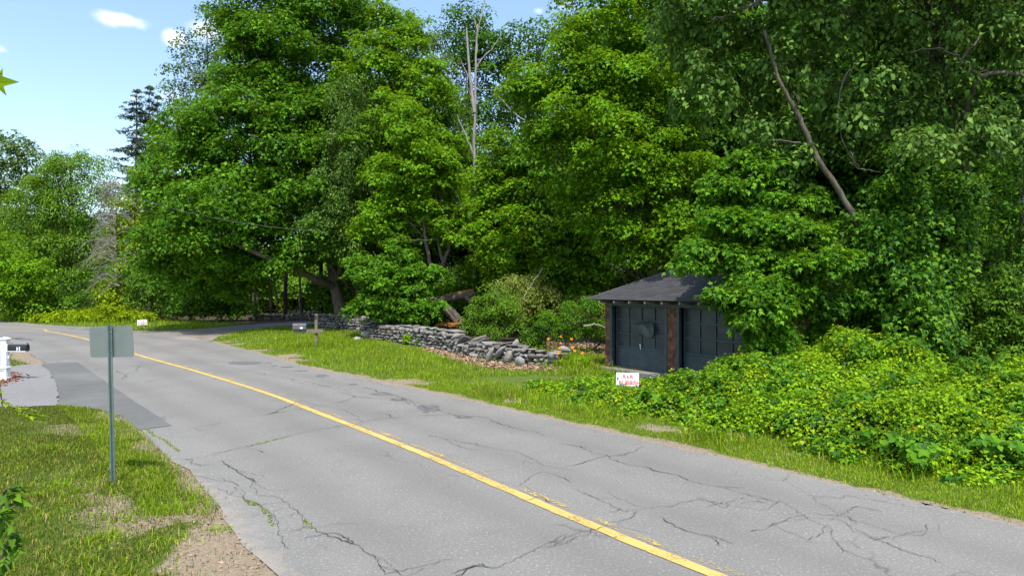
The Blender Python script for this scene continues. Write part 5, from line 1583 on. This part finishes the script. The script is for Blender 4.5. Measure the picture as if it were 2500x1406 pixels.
_md = []
while len(_md) < 120:
    q_ = (rng.uniform(-1, 16), rng.uniform(5.5, 24))
    s_ = float(sdist(np.array([q_[0]]), np.array([q_[1]]))[0])
    if 1.7 < s_ < 9: _md.append((q_[0], q_[1], rng.uniform(.5, 1.2), rng.uniform(.55, 1.15)))


def domes(x, y):
    r = np.zeros(np.shape(x))
    xx = x + .35 * (vnoise(x, y, 2.2, 71) - .5); yy = y + .35 * (vnoise(x, y, 2.2, 73) - .5)
    for a, b_, R_, H_ in _md:
        r = np.maximum(r, H_ * R_ * np.sqrt(np.clip(1 - ((xx - a) ** 2 + (yy - b_) ** 2) / (R_ * R_), 0, 1)))
    return r


def und_h(x, y):
    sd = sdist(x, y); t = x * RT[0] + y * RT[1]
    w = sstep(-12.3, -10.7, t)
    n = fnoise(x, y, .55, 61); n2 = np.clip((fnoise(x, y, 1.5, 67) - .5) * 2.1 + .5, 0, 1)
    front = sstep(1.2, 3.0, sd + .9 * (n2 - .5))
    dm = domes(x, y)
    h = front * (.05 + .10 * n2 + .06 * w + dm * (.16 + .74 * w)) + w * sstep(2.6, 5.4, sd) * (.0 + .6 * n) + w * sstep(4.6, 6.4, sd) * (.15 + .35 * n2) * sstep(-3, -6, t) * (1 - .5 * sstep(5.5, 8, sd) * sstep(-8, -4, t)) * (.6 + .8 * n2)
    return h * .86 * sstep(-15.6, -14.0, t + .8 * (n2 - .5))


def und_ok(x, y):
    sd = sdist(x, y); t = x * RT[0] + y * RT[1]
    u = (x - C0[0]) * .54 + (y - C0[1]) * -.84; v = (x - C0[0]) * .84 + (y - C0[1]) * .54
    gar = (u > -.2) & (u < W_ + .2) & (v > -.25) & (v < D_ + .3)
    door = (u > .2) & (u < 3.9) & (v > -1.5)
    return (sd > 1.15) & (sd < 9.5) & (t > -15.8) & ~gar & ~door & (und_h(x, y) > .06)


x, y = scatter(22000, -1, 17, 5.0, 27, und_ok)
k_ = ((domes(x, y) > .12) | (rng.random(len(x)) < .2)) & (fnoise(x, y, 1.1, 113) < .73); x, y = x[k_], y[k_]
h = und_h(x, y); ng = len(x)
e = .05
sx = (und_h(x + e, y) - h) / e; sy = (und_h(x, y + e) - h) / e
lay = rng.random(ng) ** .28
cl_ = np.stack([x, y, hgt(x, y) + h * lay], 1)
sel = rng.random(ng)
pick = vnoise(x, y, .8, 91) + .25 * rng.normal(size=ng)
grp = [('vine', pick < .55), ('creeper', (pick >= .55) & (pick < .66)), ('yellow', pick >= .76), ('maple', (pick >= .66) & (pick < .76))]
tb = Tubes()
for k in range(70):
    i = int(rng.integers(ng)); p0 = np.array([x[i], y[i], float(hgt(x[i:i + 1], y[i:i + 1])[0]) + h[i] * .7]); L = rng.uniform(.25, .6); a_ = rng.random() * 6.28
    p1 = p0 + np.array([math.cos(a_) * L * .6, math.sin(a_) * L * .6, L * .7]); tb.add(wob([p0, .5 * (p0 + p1) + [0, 0, .06], p1], .01, 4), np.linspace(.006, .003, 9), 4)
tag(tb.make('vine_stems', M['bark_grey']), kind='stuff')
for nm, k in grp:
    sz_ = {'vine': .082, 'creeper': .125, 'yellow': .062, 'maple': .10}[nm]
    V, Q = foliage(cl_[k], .21 if nm != 'creeper' else .26, 6, 9, sz_, T_MAPLE if nm in ('creeper', 'maple') else T_KITE, .3, 1.0, .6, .8)
    tag(part('undergrowth', V, Q, M[nm]), kind='stuff')


def palmate(name, label, c, n_st, hh, ls, m, group, spread_=.35):
    o = thing(name, label, 'plant', c, group)
    tb = Tubes(); P_, N_, D_2, S_ = [], [], [], []
    for k in range(n_st):
        a = rng.random() * 6.28; tip = np.array(c) + [math.cos(a) * spread_ * rng.uniform(.2, 1), math.sin(a) * spread_ * rng.uniform(.2, 1), hh * rng.uniform(.6, 1.05)]
        tb.add(wob([np.array(c) + [0, 0, -.05], .5 * (np.array(c) + tip) + [0, 0, .08], tip], .01, 4), np.linspace(.008, .004, 9), 5)
        nn = nrm(np.array([math.cos(a) * .5, math.sin(a) * .5 - .35, .8]) + rng.normal(0, .15, 3)); t1 = nrm(np.cross(nn, [0, 0, 1.]) + 1e-6); t2 = np.cross(nn, t1)
        a0 = rng.random() * 6.28
        for j in range(6):
            q = a0 + j * 1.047; P_.append(tip); N_.append(nn + rng.normal(0, .15, 3)); D_2.append(math.cos(q) * t1 + math.sin(q) * t2 - .2 * nn); S_.append(ls * rng.uniform(.8, 1.15))
    tb.make('stem', M['shade'], o)
    V, Q = leaves(np.array(P_), np.array(N_), np.array(D_2), np.array(S_), T_OVAL); part('foliage', V, Q, M[m], o)


for px, py, ls, lab in ((2040, 1085, .24, 'large five-fingered weed with pale midribs at the front of the vines'), (2160, 1130, .20, 'broad-leaved weed at the foot of the vines nearest the road'), (2330, 1080, .24, 'dark broad-leaved sapling rising from the vines at the right'),
                        (1985, 1060, .17, 'small broad-leaved weed left of the large pale-ribbed one'), (1600, 1010, .18, 'broad-leaved plant in the vines below the near yard sign'), (2440, 1150, .18, 'broad-leaved weed low at the right edge of the picture'),
                        (1770, 1040, .15, 'small fresh weed at the roadside edge of the vines'), (2250, 1165, .17, 'tufty broad-leaved weed where the vines reach the verge')):
    c = G(px, py); palmate('broadleaf_weed', lab, c, 9, .50, ls * .8, 'maple' if px != 2330 else 'creeper', 'broad-leaved weeds among the vines', .38)

# ------------------------------------------------------------------ daylilies
def lily(label, c, flowers, nb=170, r=.35, hh=.55):
    o = thing('daylily', label, 'flower', c, 'orange daylilies by the wall end')
    x = c[0] + rng.normal(0, r, nb); y = c[1] + rng.normal(0, r, nb)
    V, Q = blades(x, y, hgt(x, y), hh * rng.uniform(.5, 1.1, nb), np.full(nb, .012), 1.3); part('foliage', V, Q, M['vine'], o)
    for f in flowers:
        b_ = np.array([c[0] + rng.normal(0, .1), c[1] + rng.normal(0, .1), c[2]])
        tb = Tubes(); tb.add(wob([b_, .5 * (b_ + f) + [0, 0, .1], f], .01, 4), np.linspace(.008, .005, 9), 5); st = tb.make('stem', M['shade'], o)
        a = np.arange(6) * 1.047 + rng.random(); ax = nrm(np.array([rng.normal(0, .4), -.7, .7])); t1 = nrm(np.cross(ax, [1., 0, 0])); t2 = np.cross(ax, t1)
        d = np.cos(a)[:, None] * t1 + np.sin(a)[:, None] * t2 + .45 * ax
        V, Q = leaves(np.repeat(f[None], 6, 0), ax - .4 * d, d, rng.uniform(.065, .095, 6), T_OVAL); part('flower', V, Q, M['petal'], st)


yy = 25.2
lily('orange daylily clump drooping over the pale end stone of the wall', G(1392, 897), [P(1368, 850, 24.6), P(1366, 862, 24.4), P(1371, 881, 24.2)])
lily('daylily clump with three open orange flowers left of the garage', G(1410, 893), [P(1398, 849, 25), P(1403, 857, 24.8), P(1423, 862, 24.8)])
lily('far daylily clump flowering behind the end of the slumped wall', gz(1372, 28.6), [P(1339, 828, 28.6), P(1369, 823, 28.8), P(1395, 828, 28.4)], 140, .6, .5)

# ------------------------------------------------------------------ shrubs and withering brush behind the wall
tree('feathery_shrub', 'feathery yellow-green shrub right behind the slumped wall', 'shrub', gz(1205, 33.5), [(1210, 728, 45, 26), (1240, 757, 46, 32, -.4), (1172, 770, 38, 26, -.3), (1200, 795, 60, 28, -.5), (1255, 790, 35, 28)], 33, .42, 'locust', None, (.06, .02), 12, 14, .12, T_LANCE, nlimb=22, rlimb=.022, thin=.9)
tree('withering_brush', 'withering pale-green fallen bough with browned leaves behind the feathery shrub', 'brush', gz(1290, 36), [(1230, 700, 45, 26), (1290, 690, 55, 26), (1320, 740, 60, 35, -.5), (1270, 745, 50, 35), (1390, 745, 45, 26, 0), (1360, 770, 40, 22)], 35.5, .5, 'brown_leaf', None, (.07, .02), 12, 14, .15, T_LANCE, nlimb=26,
     rlimb=.02, hang=.6, thin=.85)
tree('withering_brush', 'browned pile of cut branches beside the left wall of the garage', 'brush', gz(1440, 31), [(1440, 770, 40, 28), (1470, 750, 30, 32), (1415, 790, 35, 18), (1465, 800, 25, 22)], 30, .36, 'brown_leaf', None, (.05, .02), 10, 12, .11, T_LANCE, nlimb=20, rlimb=.02, hang=.5, thin=.75)
tree('green_shrub', 'fine-leaved green shrub with dark stems behind the daylilies', 'shrub', gz(1395, 29.5), [(1385, 770, 45, 26), (1360, 800, 40, 25), (1410, 805, 35, 22), (1330, 790, 30, 25), (1440, 765, 38, 32), (1462, 800, 20, 22)], 29.3, .36, 'maple', None, (.05, .02), 11, 13, .10, T_LANCE, nlimb=20, rlimb=.018, thin=.8)
tree('green_shrub', 'small dark green shrub touching the back of the slumped wall', 'shrub', gz(1310, 30), [(1305, 830, 24, 26), (1290, 850, 20, 14), (1320, 845, 22, 20)], 29.8, .28, 'shade', None, (.03, .01), 11, 13, .09, T_KITE, nlimb=10, rlimb=.012)
tree('sapling', 'fresh little sapling growing at the foot of the standing wall', 'plant', gz(1004, 34.0), [(1003, 822, 10, 12), (1000, 833, 12, 9)], 33.9, .18, 'vine', None, (.015, .006), 10, 10, .10, T_KITE, nlimb=6, rlimb=.006)
tree('sapling', 'second fresh sapling at the wall foot, nearer the slump', 'plant', gz(1028, 33.0), [(1026, 832, 9, 10), (1028, 842, 10, 8)], 32.9, .17, 'vine', None, (.015, .006), 10, 10, .10, T_KITE, nlimb=6, rlimb=.006)
for lab, pts, r in (('bleached dead stick lying in the brush by the garage', [P(1395, 790, 29.5), P(1430, 783, 29.6), P(1480, 778, 29.8)], .045), ('thin pale stick standing in the withering brush', [P(1275, 735, 34.4), P(1300, 690, 34.5), P(1325, 655, 34.6)], .028),
                    ('dark fallen branch across the brown leaves behind the lilies', [P(1335, 800, 31), P(1360, 806, 31), P(1400, 812, 31.2)], .05), ('grey broken limb on the ground beside the garage wall', [P(1425, 796, 28.6), P(1455, 792, 28.7), P(1482, 800, 28.7)], .05)):
    o = thing('fallen_branch', lab, 'branch', pts[1], 'fallen branches behind the wall'); tb = Tubes(); q = wob(pts, .02, 5); tb.add(q, np.linspace(r, r * .6, len(q)), 7); tb.make('bare_wood', M['bark_grey' if 'dark' not in lab else 'bark_dark'], o)
BL = [tuple(gz(px, Y)[:2]) for px, Y in ((1300, 36), (1300, 29.5), (1480, 28.5), (1478, 33), (1420, 37))]
flakes('fallen_leaves', M['litter'], BL, 1800, .13, .06)

# ------------------------------------------------------------------ leafy twigs close to the camera at the left
def twig_plant(name, label, cat, base, stems, ls, m, tm=T_LANCE, step=.045):
    o = thing(name, label, cat, base)
    tb = Tubes(); P_, D2 = [], []
    for pts, r in stems:
        q = wob(pts, .004, 8); tb.add(q, np.linspace(r, r * .35, len(q)), 6)
        L = np.linalg.norm(np.diff(q, axis=0), axis=1).sum(); n = int(L / step)
        for k in range(n):
            t_ = .25 + .75 * (k + rng.random()) / n; i = min(int(t_ * (len(q) - 1)), len(q) - 2); P_.append(q[i]); ax = nrm(q[i + 1] - q[i]); D2.append(nrm(rdir(1)[0] * .8 + ax * .7 + [0, 0, -.15]))
    tb.make('stem', M['bark'], o)
    P_, D2 = np.array(P_), np.array(D2)
    V, Q = leaves(P_, np.array([0, -.25, .9]) + rng.normal(0, .35, P_.shape), D2, ls * rng.uniform(.6, 1.2, len(P_)), tm); part('foliage', V, Q, M[m], o)


ys_ = 3.1
sb = np.array([-2.75, 3.1, 0.0])
st_ = []
for (px, py), dy in (((40, 1235), -.1), ((15, 1280), .1), ((45, 1345), 0), ((10, 1300), -.2), ((-90, 1290), .2), ((20, 1370), .1), ((-90, 1180), -.1)):
    e_ = P(px, py, ys_ + dy); st_.append(([sb, sb * .5 + e_ * .5 + [-.08, 0, .10], e_ + [-.06, 0, .02], e_], .010))
twig_plant('leafy_shrub', 'leafy green shrub tips at the bottom left corner close to the camera', 'shrub', sb, st_, .075, 'shade')
sb2 = np.array([-3.9, 4.0, 0.])
twig_plant('creeping_vine', 'thin yellow vine tendril reaching over the lawn at the left edge', 'vine', sb2, [([sb2, P(-60, 950, 4.2), P(10, 985, 4.2), P(60, 1008, 4.2), P(108, 1020, 4.2)], .006), ([P(40, 1000, 4.2), P(75, 1000, 4.2), P(100, 1008, 4.15)], .003)], .04, 'yellow', T_LANCE, .03)
sb3 = P(-330, 120, 3.2)
twig_plant('maple_branch', 'maple leaf tips poking in at the upper left edge', 'branch', sb3, [([sb3, P(-180, 150, 3.2), P(-60, 185, 3.2), P(-20, 200, 3.2)], .006), ([P(-180, 150, 3.2), P(-90, 220, 3.2), P(-30, 245, 3.2)], .004)], .10, 'yellow', T_MAPLE5, .05)
# ------------------------------------------------------------------ sun, sky, camera
SUN = nrm(np.array([.03, -.46, .89]))
el = math.asin(SUN[2]); az = math.atan2(SUN[0], SUN[1])
l = bpy.data.lights.new('sun', 'SUN'); l.energy = 3.1; l.angle = R(.53); l.color = (1.0, .955, .88)
lo = bpy.data.objects.new('sun', l); COL.objects.link(lo)
lo.rotation_euler = Vector([float(v) for v in SUN]).to_track_quat('Z', 'Y').to_euler()
w = bpy.data.worlds.new('World'); sc.world = w; w.use_nodes = True
nt = w.node_tree; bg = nt.nodes['Background']
sky = nt.nodes.new('ShaderNodeTexSky'); sky.sky_type = 'NISHITA'; sky.sun_disc = False
sky.sun_elevation = el; sky.sun_rotation = az; sky.altitude = 50; sky.air_density = 1.1; sky.dust_density = 1.5; sky.ozone_density = 2.2
tc = nt.nodes.new('ShaderNodeTexCoord')
d = tc.outputs['Generated']
nz = nt.nodes.new('ShaderNodeTexNoise'); nz.inputs['Scale'].default_value = 16; nz.inputs['Detail'].default_value = 7; nz.inputs['Roughness'].default_value = .6
nt.links.new(d, nz.inputs['Vector'])
acc = None
for px, py, rx, ry, den in ((293, 50, 75, 22, 1.), (500, 75, 62, 36, 1.), (430, 92, 36, 26, 1.), (-5, 120, 28, 16, .5), (328, 240, 22, 18, .7), (1385, 12, 32, 22, .45), (1315, 28, 14, 8, .3), (545, 60, 45, 30, .8), (420, 240, 60, 26, .35)):
    c = nrm(np.array([(px - CX), F, CY - py]))
    right = nrm(np.cross(c, [0, 0, 1.])); upv = np.cross(right, c)
    k = math.sqrt((px - CX) ** 2 + F ** 2 + (CY - py) ** 2)
    terms = []
    for axis_, r in ((right, rx / k), (upv, ry / k)):
        v = nt.nodes.new('ShaderNodeVectorMath'); v.operation = 'DOT_PRODUCT'; nt.links.new(d, v.inputs[0]); v.inputs[1].default_value = tuple(axis_ / r)
        terms.append(math_(nt, 'POWER', math_(nt, 'ABSOLUTE', v.outputs['Value']), 2.0))
    r2 = math_(nt, 'ADD', terms[0], terms[1])
    f = nt.nodes.new('ShaderNodeVectorMath'); f.operation = 'DOT_PRODUCT'; nt.links.new(d, f.inputs[0]); f.inputs[1].default_value = tuple(c)
    m = math_(nt, 'SUBTRACT', 1.0, math_(nt, 'SQRT', r2))
    m = math_(nt, 'ADD', m, math_(nt, 'MULTIPLY', math_(nt, 'SUBTRACT', nz.outputs['Fac'], .5), 2.2))
    mr = nt.nodes.new('ShaderNodeMapRange'); mr.interpolation_type = 'SMOOTHSTEP'; mr.inputs[1].default_value = .0; mr.inputs[2].default_value = 1.15; mr.inputs[4].default_value = den
    nt.links.new(m, mr.inputs[0])
    m = math_(nt, 'MULTIPLY', mr.outputs[0], math_(nt, 'GREATER_THAN', f.outputs['Value'], .9))
    acc = m if acc is None else math_(nt, 'MAXIMUM', acc, m)
col = mixc(nt, acc, sky.outputs[0], (6.3, 6.2, 6.6))
nt.links.new(col, bg.inputs['Color']); bg.inputs['Strength'].default_value = .15
cam = bpy.data.cameras.new('camera'); co = bpy.data.objects.new('camera', cam); COL.objects.link(co); sc.camera = co
co.location = (0, 0, CAMZ); co.rotation_euler = (R(90), 0, 0)
cam.sensor_width = 36; cam.lens = 24.0; cam.clip_end = 3000; cam.clip_start = .05
sc.view_settings.view_transform = 'Standard'; sc.view_settings.look = 'None'; sc.view_settings.exposure = .98; sc.view_settings.gamma = 1
sc.render.engine = 'CYCLES'
sc.cycles.max_bounces = 6; sc.cycles.diffuse_bounces = 3; sc.cycles.glossy_bounces = 2; sc.cycles.transmission_bounces = 3; sc.cycles.transparent_max_bounces = 4
sc.cycles.caustics_reflective = False; sc.cycles.caustics_refractive = False
